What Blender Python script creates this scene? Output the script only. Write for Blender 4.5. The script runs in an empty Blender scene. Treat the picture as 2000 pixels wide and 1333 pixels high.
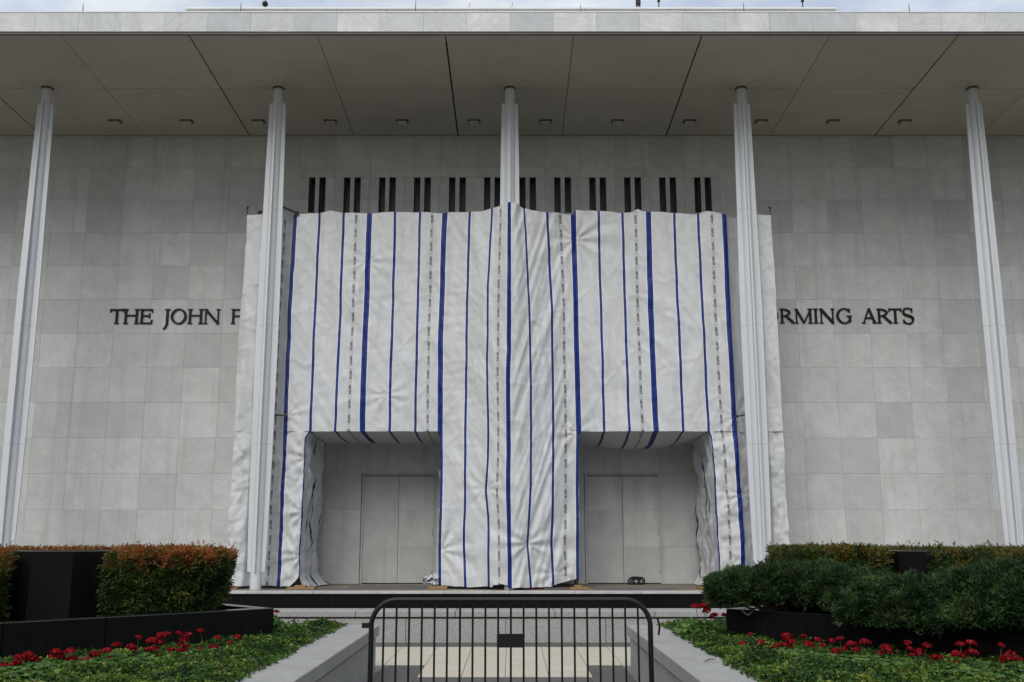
import bpy, bmesh, math, random
import numpy as np
from mathutils import Vector, Matrix, noise as mn

# ------------------------------------------------------------------ camera, sky, sun, exposure
SC = bpy.context.scene
COL = SC.collection
F_PX = 1985.0
PITCH = math.atan(0.1934)
CAM = Vector((0.066, 0.0, 1.6))
cam_d = bpy.data.cameras.new('camera')
cam_d.sensor_width = 36.0
cam_d.lens = 36.0 * F_PX / 2000.0
cam_d.clip_start = 0.1
cam_d.clip_end = 6000.0
cam = bpy.data.objects.new('camera', cam_d)
COL.objects.link(cam)
cam.location = CAM
cam.rotation_euler = (math.pi / 2 + PITCH, 0, 0)
SC.camera = cam

SUN_EL, SUN_AZ = math.radians(40), math.radians(196)      # high, behind the camera, veiled by cloud
world = bpy.data.worlds.new('World')
SC.world = world
world.use_nodes = True
wn, wl = world.node_tree.nodes, world.node_tree.links
wn.clear()
w_out = wn.new('ShaderNodeOutputWorld')
w_bg = wn.new('ShaderNodeBackground')
w_bg.inputs['Strength'].default_value = 0.13
w_sky = wn.new('ShaderNodeTexSky')
w_sky.sky_type = 'NISHITA'
w_sky.sun_disc = False
w_sky.sun_elevation = SUN_EL
w_sky.sun_rotation = SUN_AZ
w_sky.air_density = 1.0
w_sky.dust_density = 2.0
w_tc = wn.new('ShaderNodeTexCoord')
w_map = wn.new('ShaderNodeMapping')
w_map.inputs['Scale'].default_value = (1.0, 1.0, 2.2)
w_noise = wn.new('ShaderNodeTexNoise')
w_noise.inputs['Scale'].default_value = 5.0
w_noise.inputs['Detail'].default_value = 7.0
w_noise.inputs['Roughness'].default_value = 0.58
w_ramp = wn.new('ShaderNodeValToRGB')
w_ramp.color_ramp.elements[0].position = 0.42
w_ramp.color_ramp.elements[0].color = (0.52, 0.52, 0.52, 1)
w_ramp.color_ramp.elements[1].position = 0.60
w_ramp.color_ramp.elements[1].color = (1, 1, 1, 1)
w_n2 = wn.new('ShaderNodeTexNoise')
w_n2.inputs['Scale'].default_value = 3.6
w_n2.inputs['Detail'].default_value = 5.0
w_cl = wn.new('ShaderNodeMixRGB')
w_cl.inputs['Color1'].default_value = (3.0, 3.3, 3.75, 1)       # shaded cloud base
w_cl.inputs['Color2'].default_value = (7.5, 7.85, 8.35, 1)      # bright veil
w_mix = wn.new('ShaderNodeMixRGB')
wl.new(w_tc.outputs['Generated'], w_map.inputs['Vector'])
wl.new(w_map.outputs['Vector'], w_noise.inputs['Vector'])
wl.new(w_map.outputs['Vector'], w_n2.inputs['Vector'])
wl.new(w_noise.outputs['Fac'], w_ramp.inputs['Fac'])
wl.new(w_n2.outputs['Fac'], w_cl.inputs['Fac'])
wl.new(w_ramp.outputs['Color'], w_mix.inputs['Fac'])
wl.new(w_sky.outputs['Color'], w_mix.inputs['Color1'])
# an overcast sky is about three times as bright overhead as at the horizon
w_sep = wn.new('ShaderNodeSeparateXYZ')
wl.new(w_tc.outputs['Generated'], w_sep.inputs[0])
w_mr = wn.new('ShaderNodeMapRange')
w_mr.inputs['From Min'].default_value = 0.0
w_mr.inputs['From Max'].default_value = 1.0
w_mr.inputs['To Min'].default_value = 0.34
w_mr.inputs['To Max'].default_value = 1.25
wl.new(w_sep.outputs['Z'], w_mr.inputs['Value'])
w_vs = wn.new('ShaderNodeVectorMath')
w_vs.operation = 'SCALE'
wl.new(w_cl.outputs['Color'], w_vs.inputs[0])
wl.new(w_mr.outputs['Result'], w_vs.inputs['Scale'])
wl.new(w_vs.outputs['Vector'], w_mix.inputs['Color2'])
wl.new(w_mix.outputs['Color'], w_bg.inputs['Color'])
wl.new(w_bg.outputs['Background'], w_out.inputs['Surface'])

sun_d = bpy.data.lights.new('sun', 'SUN')
sun_d.energy = 1.1
sun_d.angle = math.radians(40)
sun_d.color = (1.0, 0.985, 0.955)
sun = bpy.data.objects.new('sun', sun_d)
COL.objects.link(sun)
sd = Vector((math.sin(SUN_AZ) * math.cos(SUN_EL), math.cos(SUN_AZ) * math.cos(SUN_EL), math.sin(SUN_EL)))
sun.rotation_euler = sd.to_track_quat('Z', 'Y').to_euler()

SC.view_settings.view_transform = 'Standard'
SC.view_settings.look = 'None'
SC.view_settings.exposure = 0.55
SC.view_settings.gamma = 1.0
SC.view_settings.use_curve_mapping = False
SC.cycles.use_denoising = True
SC.cycles.max_bounces = 8
SC.cycles.diffuse_bounces = 5
SC.render.film_transparent = False

random.seed(7)
RNG = np.random.default_rng(11)

# ------------------------------------------------------------------ survey: photo pixel -> place
CP, SP = math.cos(PITCH), math.sin(PITCH)
def P(px, py, Y):
    """world point on the vertical plane y=Y seen at photo pixel (2000x1333)"""
    vx, vy = (px - 1000.0) / F_PX, (666.5 - py) / F_PX
    dy, dz = CP - vy * SP, SP + vy * CP
    t = Y / dy
    return Vector((CAM.x + vx * t, Y, CAM.z + dz * t))
def PZ(px, py, Z):
    vx, vy = (px - 1000.0) / F_PX, (666.5 - py) / F_PX
    dy, dz = CP - vy * SP, SP + vy * CP
    t = (Z - CAM.z) / dz
    return Vector((CAM.x + vx * t, dy * t, Z))
def to_px(v):
    d = v - CAM
    dep = d.y * CP + d.z * SP
    return 1000 + F_PX * d.x / dep, 666.5 - F_PX * (-d.y * SP + d.z * CP) / dep

D = 32.0                                   # wall plane
YC = 0.8923 * D                            # column line
YF = 0.7923 * D                            # fascia face
YT = 0.905 * D                             # front of the wrapped scaffold
ZF = P(1000, 1141, D).z                    # terrace floor
ZW = P(1000, 266, D).z                     # soffit at the wall
ZL = P(1000, 66, YF).z                     # soffit at the fascia
S = 203.3 / F_PX * ((P(1000, 266, D) - CAM).y * CP + (P(1000, 266, D) - CAM).z * SP)
W3 = S / 3.0
RH = (ZW - ZF) / 13.0
def zsoff(Y):
    return ZW + (ZL - ZW) * (D - Y) / (D - YF)

# ------------------------------------------------------------------ helpers
def link(o):
    COL.objects.link(o); return o
def tag(o, label, cat, group=None):
    o['label'] = label; o['category'] = cat
    if group: o['group'] = group
    return o
def empty(name, loc=(0, 0, 0), rz=0.0):
    o = bpy.data.objects.new(name, None); link(o)
    o.empty_display_size = 0.2
    o.location = loc; o.rotation_euler = (0, 0, rz)
    return o
class MB:
    def __init__(s): s.v = []; s.f = []
    def box(s, x0, x1, y0, y1, z0, z1):
        n = len(s.v)
        s.v += [(x0,y0,z0),(x1,y0,z0),(x1,y1,z0),(x0,y1,z0),(x0,y0,z1),(x1,y0,z1),(x1,y1,z1),(x0,y1,z1)]
        s.f += [tuple(n+i for i in q) for q in ((0,3,2,1),(4,5,6,7),(0,1,5,4),(1,2,6,5),(2,3,7,6),(3,0,4,7))]
        return s
    def prism(s, pts, a, b, axis='z'):
        """extrude a polygon (list of 2d) between a and b along axis"""
        n = len(s.v); k = len(pts)
        for h in (a, b):
            for (p, q) in pts:
                s.v.append((p, q, h) if axis == 'z' else (p, h, q) if axis == 'y' else (h, p, q))
        s.f.append(tuple(n + i for i in reversed(range(k))))
        s.f.append(tuple(n + k + i for i in range(k)))
        for i in range(k):
            j = (i + 1) % k
            s.f.append((n + i, n + j, n + k + j, n + k + i))
        return s
    def tube(s, pts, r, seg=8, cap=True):
        pts = [Vector(p) for p in pts]
        n0 = len(s.v); k = len(pts)
        up = Vector((0.13, 0.2, 1)).normalized()
        for i, p in enumerate(pts):
            t = (pts[min(i+1, k-1)] - pts[max(i-1, 0)]).normalized()
            a = t.cross(up)
            if a.length < 1e-3: a = t.cross(Vector((1, 0, 0)))
            a.normalize(); b = t.cross(a)
            rr = r[i] if isinstance(r, (list, tuple)) else r
            for j in range(seg):
                an = 2 * math.pi * j / seg
                s.v.append(tuple(p + a * (rr * math.cos(an)) + b * (rr * math.sin(an))))
        for i in range(k - 1):
            for j in range(seg):
                q = (j + 1) % seg
                s.f.append((n0+i*seg+j, n0+i*seg+q, n0+(i+1)*seg+q, n0+(i+1)*seg+j))
        if cap:
            s.f.append(tuple(n0 + j for j in reversed(range(seg))))
            s.f.append(tuple(n0 + (k-1)*seg + j for j in range(seg)))
        return s
    def mesh(s, name, smooth=False, bevel=0.0, seg=1):
        me = bpy.data.meshes.new(name)
        me.from_pydata(s.v, [], s.f)
        bm = bmesh.new(); bm.from_mesh(me)
        bmesh.ops.recalc_face_normals(bm, faces=bm.faces[:])
        if bevel > 0:
            bmesh.ops.bevel(bm, geom=bm.edges[:], offset=bevel, segments=seg, affect='EDGES', profile=0.5)
        if smooth:
            for f in bm.faces: f.smooth = True
            if smooth != 'all':
                for e in bm.edges:
                    if len(e.link_faces) == 2 and e.calc_face_angle(0) > math.radians(smooth): e.smooth = False
        bm.to_mesh(me); bm.free()
        return me
    def build(s, name, mat, parent=None, smooth=False, bevel=0.0, seg=1):
        return obj(name, s.mesh(name, smooth, bevel, seg), mat, parent)
def obj(name, me, mat, parent=None, loc=None):
    o = bpy.data.objects.new(name, me); link(o)
    if mat is not None and not me.materials: me.materials.append(mat)
    if parent is not None:
        o.parent = parent
        o.matrix_parent_inverse = Matrix.Identity(4)
    if loc is not None: o.location = loc
    return o
def struct(name, mb, mat, **k):
    o = mb.build(name, mat, **k); o['kind'] = 'structure'; return o
def quads_mesh(name, V, cols=None, quads=None, smooth=False):
    """V (N,4,3) -> mesh of N separate quads, cols (N,3) per quad"""
    V = np.asarray(V, dtype=np.float32); n = len(V)
    me = bpy.data.meshes.new(name)
    me.vertices.add(n * 4); me.vertices.foreach_set('co', V.reshape(-1))
    me.loops.add(n * 4); me.loops.foreach_set('vertex_index', np.arange(n * 4, dtype=np.int32))
    me.polygons.add(n)
    me.polygons.foreach_set('loop_start', np.arange(0, n * 4, 4, dtype=np.int32))
    me.update(calc_edges=True)
    if cols is not None:
        c = np.ones((n, 4, 4), dtype=np.float32); c[:, :, :3] = np.asarray(cols, dtype=np.float32)[:, None, :]
        at = me.color_attributes.new('Col', 'FLOAT_COLOR', 'POINT')
        at.data.foreach_set('color', c.reshape(-1))
    me.validate()
    return me

# ------------------------------------------------------------------ materials
def new_mat(name):
    m = bpy.data.materials.new(name); m.use_nodes = True
    nt = m.node_tree
    return m, nt.nodes, nt.links, nt.nodes['Principled BSDF']
def N(nodes, typ, **kw):
    n = nodes.new(typ)
    for k, v in kw.items():
        if k in n.inputs: n.inputs[k].default_value = v
        else: setattr(n, k, v)
    return n
def math_n(nodes, links, op, a, b=None, c=None):
    n = nodes.new('ShaderNodeMath'); n.operation = op
    for i, x in enumerate((a, b, c)):
        if x is None: continue
        if isinstance(x, (int, float)): n.inputs[i].default_value = x
        else: links.new(x, n.inputs[i])
    return n.outputs[0]
def ramp(nodes, links, src, stops):
    r = nodes.new('ShaderNodeValToRGB')
    while len(r.color_ramp.elements) < len(stops): r.color_ramp.elements.new(0.5)
    for e, (p, c) in zip(r.color_ramp.elements, stops):
        e.position = p; e.color = (c, c, c, 1) if isinstance(c, (int, float)) else (*c, 1)
    links.new(src, r.inputs['Fac'])
    return r.outputs['Color']
def mixc(nodes, links, fac, a, b, mode='MIX'):
    m = nodes.new('ShaderNodeMixRGB'); m.blend_type = mode
    for sck, x in (('Fac', fac), ('Color1', a), ('Color2', b)):
        if isinstance(x, (int, float)): m.inputs[sck].default_value = x
        elif isinstance(x, tuple): m.inputs[sck].default_value = (*x, 1)
        else: links.new(x, m.inputs[sck])
    return m.outputs['Color']
def coords(nodes, links, random_shift=True, world_pos=False):
    if world_pos:
        return nodes.new('ShaderNodeNewGeometry').outputs['Position'], None
    tc = nodes.new('ShaderNodeTexCoord')
    if not random_shift: return tc.outputs['Object'], None
    oi = nodes.new('ShaderNodeObjectInfo')
    sc = math_n(nodes, links, 'MULTIPLY', oi.outputs['Random'], 137.0)
    va = nodes.new('ShaderNodeVectorMath'); va.operation = 'ADD'
    links.new(tc.outputs['Object'], va.inputs[0]); links.new(sc, va.inputs[1])
    return va.outputs[0], oi.outputs['Random']
def noise_t(nodes, links, vec, scale, detail=4.0, rough=0.55, stretch=None, rot=None, dist=0.0):
    if stretch is not None:
        mp = nodes.new('ShaderNodeMapping'); mp.inputs['Scale'].default_value = stretch
        if rot is not None: mp.inputs['Rotation'].default_value = rot
        links.new(vec, mp.inputs['Vector']); vec = mp.outputs['Vector']
    n = nodes.new('ShaderNodeTexNoise')
    n.inputs['Scale'].default_value = scale; n.inputs['Detail'].default_value = detail
    n.inputs['Roughness'].default_value = rough; n.inputs['Distortion'].default_value = dist
    links.new(vec, n.inputs['Vector'])
    return n.outputs['Fac']
def bump(nodes, links, bs, h, strength, dist=0.01):
    b = nodes.new('ShaderNodeBump'); b.inputs['Strength'].default_value = strength
    b.inputs['Distance'].default_value = dist
    links.new(h, b.inputs['Height']); links.new(b.outputs['Normal'], bs.inputs['Normal'])

def marble(name, lo, hi, stain=(0.50, 0.44, 0.33), stain_amt=0.35, rough=0.5, vein=0.5, streak=0.34):
    m, n, l, bs = new_mat(name)
    v, rnd = coords(n, l)
    tone = ramp(n, l, rnd, [(0.0, lo), (0.22, tuple((a*0.7+b*0.3) for a, b in zip(lo, hi))), (0.6, tuple((a*0.3+b*0.7) for a, b in zip(lo, hi))), (1.0, hi)])
    cloud = noise_t(n, l, v, 1.7, 5, 0.6)
    c1 = mixc(n, l, ramp(n, l, cloud, [(0.3, 0.0), (0.75, 0.55)]), tone, tuple(x * 0.78 for x in lo))
    # slanted veins, a different slant on each slab
    vr = n.new('ShaderNodeVectorRotate'); vr.rotation_type = 'Y_AXIS'
    l.new(math_n(n, l, 'MULTIPLY_ADD', math_n(n, l, 'FRACT', math_n(n, l, 'MULTIPLY', rnd, 7.31)), 2.2, 0.2), vr.inputs['Angle'])
    l.new(v, vr.inputs['Vector'])
    mp = n.new('ShaderNodeMapping'); mp.inputs['Scale'].default_value = (4.5, 1.0, 0.8)
    l.new(vr.outputs['Vector'], mp.inputs['Vector'])
    vn = noise_t(n, l, mp.outputs['Vector'], 1.9, 7, 0.68, dist=0.9)
    c2 = mixc(n, l, math_n(n, l, 'MULTIPLY', ramp(n, l, vn, [(0.42, 0.0), (0.62, 1.0)]), 0.30 * vein), c1, tuple(x * 0.6 for x in lo))
    st = noise_t(n, l, v, 1.1, 6, 0.65, stretch=(2.2, 2.2, 0.45))
    c3 = mixc(n, l, math_n(n, l, 'MULTIPLY', ramp(n, l, st, [(0.56, 0.0), (0.78, 1.0)]), stain_amt), c2, stain)
    gp = n.new('ShaderNodeNewGeometry').outputs['Position']                 # rain streaks that run on from slab to slab
    rs = noise_t(n, l, gp, 1.5, 6, 0.66, stretch=(1.6, 1.0, 0.10))
    c3 = mixc(n, l, math_n(n, l, 'MULTIPLY', ramp(n, l, rs, [(0.52, 0.0), (0.74, 1.0)]), streak), c3, (0.23, 0.215, 0.18))
    sp = noise_t(n, l, v, 34.0, 3, 0.7)
    c4 = mixc(n, l, math_n(n, l, 'MULTIPLY', ramp(n, l, sp, [(0.66, 0.0), (0.74, 1.0)]), 0.25), c3, (0.16, 0.15, 0.13))
    l.new(c4, bs.inputs['Base Color'])
    bs.inputs['Roughness'].default_value = rough
    bs.inputs['Specular IOR Level'].default_value = 0.3
    bump(n, l, bs, noise_t(n, l, v, 30.0, 4, 0.6), 0.12, 0.004)
    return m
M = {}
M['marble'] = marble('marble_wall', (0.47, 0.475, 0.462), (0.605, 0.607, 0.59), vein=0.6)
M['fascia'] = marble('marble_fascia', (0.50, 0.515, 0.52), (0.70, 0.70, 0.68), stain=(0.38, 0.34, 0.26), stain_amt=0.6, vein=0.9, streak=0.12)
M['door'] = marble('marble_door', (0.42, 0.42, 0.405), (0.56, 0.56, 0.54), stain=(0.3, 0.28, 0.24), stain_amt=0.4, vein=0.4)

def plain(name, col, rough=0.6, var=0.12, scale=3.0, spec=0.3, metallic=0.0, bmp=0.0, fine=None, world_pos=True, stretch=None):
    m, n, l, bs = new_mat(name)
    v, _ = coords(n, l, world_pos=world_pos)
    a = noise_t(n, l, v, scale, 6, 0.6, stretch=stretch)
    c = mixc(n, l, ramp(n, l, a, [(0.3, 0.0), (0.7, 1.0)]), tuple(x * (1 - var) for x in col), tuple(min(1, x * (1 + var)) for x in col))
    if fine:
        amt, fs = fine
        g = noise_t(n, l, v, fs, 2, 0.7)
        c = mixc(n, l, ramp(n, l, g, [(0.40, amt), (0.5, 0.0), (0.52, 0.0)]), c, tuple(x * 0.25 for x in col))
        c = mixc(n, l, ramp(n, l, g, [(0.54, 0.0), (0.68, amt)]), c, tuple(min(1, x * 1.5) for x in col))
    l.new(c, bs.inputs['Base Color'])
    bs.inputs['Roughness'].default_value = rough
    bs.inputs['Specular IOR Level'].default_value = spec
    bs.inputs['Metallic'].default_value = metallic
    if bmp: bump(n, l, bs, noise_t(n, l, v, scale * 9, 4, 0.6), bmp, 0.006)
    return m
M['soffit'] = plain('soffit_panel_paint', (0.50, 0.455, 0.38), 0.85, 0.08, 0.7, 0.15, stretch=(1, 1, 1))
def soffit_mat():
    m, n, l, bs = new_mat('soffit_plaster')
    g, _ = coords(n, l, world_pos=True)
    oi = n.new('ShaderNodeObjectInfo')
    a = noise_t(n, l, g, 0.5, 5, 0.6)
    c = mixc(n, l, ramp(n, l, a, [(0.3, 0.0), (0.7, 1.0)]), (0.45, 0.415, 0.345), (0.53, 0.495, 0.42))
    c = mixc(n, l, math_n(n, l, 'MULTIPLY', oi.outputs['Random'], 0.30), c, (0.42, 0.385, 0.32))
    b = noise_t(n, l, g, 1.1, 7, 0.7)
    c = mixc(n, l, math_n(n, l, 'MULTIPLY', ramp(n, l, b, [(0.56, 0.0), (0.72, 1.0)]), 0.35), c, (0.34, 0.29, 0.19))
    sx = n.new('ShaderNodeSeparateXYZ'); l.new(g, sx.inputs[0])
    # rust-brown leak rings beside each column head
    fx = math_n(n, l, 'SUBTRACT', math_n(n, l, 'FRACT', math_n(n, l, 'MULTIPLY_ADD', sx.outputs['X'], 1 / (2 * S), 0.5)), 0.5)
    ax = math_n(n, l, 'SUBTRACT', math_n(n, l, 'ABSOLUTE', math_n(n, l, 'MULTIPLY', fx, 2 * S)), 0.42)
    ay = math_n(n, l, 'SUBTRACT', sx.outputs['Y'], YC - 0.28)
    rd = math_n(n, l, 'SQRT', math_n(n, l, 'ADD', math_n(n, l, 'MULTIPLY', ax, ax), math_n(n, l, 'MULTIPLY', ay, ay)))
    rdn = math_n(n, l, 'ADD', rd, math_n(n, l, 'MULTIPLY', noise_t(n, l, g, 5.0, 4, 0.6), 0.22))
    c = mixc(n, l, math_n(n, l, 'MULTIPLY', ramp(n, l, rdn, [(0.20, 0.0), (0.28, 1.0), (0.36, 0.25), (0.48, 0.0)]), 0.26), c, (0.27, 0.20, 0.09))
    l.new(c, bs.inputs['Base Color']); bs.inputs['Roughness'].default_value = 0.85
    bs.inputs['Specular IOR Level'].default_value = 0.15
    bump(n, l, bs, noise_t(n, l, g, 9.0, 4, 0.6), 0.1, 0.006)
    return m
M['soffit'] = soffit_mat()
M['dark_gap'] = plain('dark_joint', (0.03, 0.03, 0.028), 0.9, 0.1)
M['backing'] = plain('mortar_backing', (0.36, 0.345, 0.31), 0.9, 0.2, 2.0)
M['column'] = plain('column_white_paint', (0.55, 0.57, 0.585), 0.42, 0.05, 0.8, 0.4, stretch=(3, 3, 0.5))
def column_mat():
    m, n, l, bs = new_mat('column_white_paint')
    g, _ = coords(n, l, world_pos=True)
    a = noise_t(n, l, g, 0.9, 6, 0.6, stretch=(3, 3, 0.4))
    c = mixc(n, l, ramp(n, l, a, [(0.3, 0.0), (0.7, 1.0)]), (0.545, 0.565, 0.58), (0.60, 0.62, 0.635))
    b = noise_t(n, l, g, 2.0, 7, 0.7, stretch=(4, 4, 0.25))
    c = mixc(n, l, math_n(n, l, 'MULTIPLY', ramp(n, l, b, [(0.55, 0.0), (0.75, 1.0)]), 0.30), c, (0.36, 0.35, 0.31))
    sx = n.new('ShaderNodeSeparateXYZ'); l.new(g, sx.inputs[0])
    seam = None
    for py in (411, 637, 868):
        z_ = P(1000, py, YC).z
        q_ = math_n(n, l, 'LESS_THAN', math_n(n, l, 'ABSOLUTE', math_n(n, l, 'SUBTRACT', sx.outputs['Z'], z_)), 0.008)
        seam = q_ if seam is None else math_n(n, l, 'MAXIMUM', seam, q_)
    c = mixc(n, l, math_n(n, l, 'MULTIPLY', seam, 0.5), c, (0.25, 0.25, 0.25))
    l.new(c, bs.inputs['Base Color']); bs.inputs['Roughness'].default_value = 0.45
    bs.inputs['Specular IOR Level'].default_value = 0.35
    return m
M['column'] = column_mat()
M['trim'] = plain('bronze_trim', (0.10, 0.097, 0.085), 0.5, 0.15, 2.0, 0.4)
M['bronze'] = plain('letter_bronze', (0.009, 0.0085, 0.007), 0.5, 0.3, 8.0, 0.2)
M['roofwhite'] = plain('roof_coping_white', (0.70, 0.70, 0.68), 0.6, 0.05, 1.0)
M['lamp_metal'] = plain('lamp_housing', (0.10, 0.095, 0.08), 0.6, 0.15, 3.0)
M['lamp_lens'] = plain('lamp_lens', (0.46, 0.43, 0.36), 0.5, 0.08, 3.0, 0.5)
M['glass_dark'] = plain('dark_glass', (0.006, 0.006, 0.006), 0.25, 0.1, 2.0, 0.35)
M['blackmetal'] = plain('black_steel', (0.005, 0.005, 0.0053), 0.42, 0.3, 9.0, 0.30)
M['darksteel'] = plain('scaffold_steel', (0.09, 0.09, 0.085), 0.5, 0.3, 9.0, 0.5, 0.6)
M['wood'] = plain('lumber', (0.30, 0.185, 0.085), 0.8, 0.25, 5.0, 0.2, stretch=(1, 6, 8))
M['redwood'] = plain('red_board', (0.24, 0.055, 0.04), 0.8, 0.3, 5.0, 0.2)
M['greywood'] = plain('weathered_board', (0.12, 0.10, 0.085), 0.85, 0.3, 5.0, 0.2)
M['granite'] = plain('grey_granite', (0.34, 0.335, 0.32), 0.75, 0.08, 1.4, 0.25, fine=(0.5, 85.0), bmp=0.1)
M['granite_cap'] = plain('grey_granite_cap', (0.31, 0.305, 0.29), 0.75, 0.10, 2.2, 0.25, fine=(0.42, 95.0), bmp=0.1)
M['granite_black'] = plain('black_granite', (0.0038, 0.0038, 0.0035), 0.6, 0.35, 2.2, 0.09, fine=(0.3, 90.0), stretch=(1, 1, .3))
def black_granite():
    m, n, l, bs = new_mat('black_granite')
    g, _ = coords(n, l, world_pos=True)
    a = noise_t(n, l, g, 2.2, 5, 0.6, stretch=(1, 1, 0.4))
    c = mixc(n, l, a, (0.0030, 0.0030, 0.0028), (0.0052, 0.0052, 0.0048))
    b = noise_t(n, l, g, 3.0, 7, 0.72, stretch=(4, 4, 0.35))
    c = mixc(n, l, math_n(n, l, 'MULTIPLY', ramp(n, l, b, [(0.54, 0.0), (0.76, 1.0)]), 0.5), c, (0.020, 0.020, 0.018))
    d = noise_t(n, l, g, 24.0, 4, 0.7)
    c = mixc(n, l, ramp(n, l, d, [(0.68, 0.0), (0.76, 0.6)]), c, (0.03, 0.03, 0.027))
    l.new(c, bs.inputs['Base Color']); bs.inputs['Roughness'].default_value = 0.55
    bs.inputs['Specular IOR Level'].default_value = 0.10
    return m
M['granite_black'] = black_granite()
M['granite_polished'] = plain('polished_black_granite', (0.012, 0.012, 0.0115), 0.22, 0.3, 2.2, 0.6)
M['slate'] = plain('grey_paving', (0.088, 0.085, 0.078), 0.75, 0.14, 2.2, 0.3, stretch=(1, 4, 1))
M['terrace_top'] = plain('terrace_paving', (0.20, 0.175, 0.14), 0.7, 0.25, 1.2, 0.3, stretch=(1, 3, 1))
M['nosing'] = plain('terrace_nosing', (0.47, 0.455, 0.42), 0.7, 0.15, 2.5, 0.3)
M['asphalt'] = plain('asphalt', (0.055, 0.054, 0.052), 0.9, 0.15, 1.5, 0.2, fine=(0.4, 80.0))
M['lawn'] = plain('lawn_ground', (0.06, 0.085, 0.03), 0.95, 0.25, 0.6, 0.1)
M['soil'] = plain('dark_soil', (0.035, 0.026, 0.018), 0.95, 0.3, 6.0, 0.1, bmp=0.5)
M['bark'] = plain('bark', (0.10, 0.075, 0.055), 0.9, 0.3, 14.0, 0.15)
M['cable'] = plain('black_cable', (0.010, 0.009, 0.009), 0.6, 0.3, 9.0, 0.3)

def travertine():
    m, n, l, bs = new_mat('cream_travertine')
    v, _ = coords(n, l, world_pos=True)
    oi = n.new('ShaderNodeObjectInfo')
    a = noise_t(n, l, v, 2.2, 6, 0.65, stretch=(0.8, 9.0, 1.0), dist=0.3)
    c = mixc(n, l, ramp(n, l, a, [(0.3, 0.0), (0.62, 1.0)]), (0.40, 0.335, 0.235), (0.54, 0.49, 0.395))
    b = noise_t(n, l, v, 1.2, 5, 0.6)
    c = mixc(n, l, math_n(n, l, 'MULTIPLY', ramp(n, l, b, [(0.42, 0.0), (0.7, 1.0)]), 0.5), c, (0.52, 0.50, 0.46))
    c = mixc(n, l, math_n(n, l, 'MULTIPLY', oi.outputs['Random'], 0.30), c, (0.40, 0.355, 0.28))
    l.new(c, bs.inputs['Base Color']); bs.inputs['Roughness'].default_value = 0.55
    bs.inputs['Specular IOR Level'].default_value = 0.3
    return m
M['cream'] = travertine()

def leaf_mat(name, rough=0.5, trans=0.25, spec=0.3):
    m, n, l, bs = new_mat(name)
    at = n.new('ShaderNodeAttribute'); at.attribute_name = 'Col'
    l.new(at.outputs['Color'], bs.inputs['Base Color'])
    bs.inputs['Roughness'].default_value = rough
    bs.inputs['Specular IOR Level'].default_value = spec
    tr = n.new('ShaderNodeBsdfTranslucent'); l.new(at.outputs['Color'], tr.inputs['Color'])
    mx = n.new('ShaderNodeMixShader'); mx.inputs['Fac'].default_value = trans
    l.new(bs.outputs[0], mx.inputs[1]); l.new(tr.outputs[0], mx.inputs[2])
    l.new(mx.outputs[0], n['Material Output'].inputs['Surface'])
    return m
M['leaf'] = leaf_mat('foliage')
M['petal'] = leaf_mat('red_petal', 0.6, 0.3, 0.15)

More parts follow.
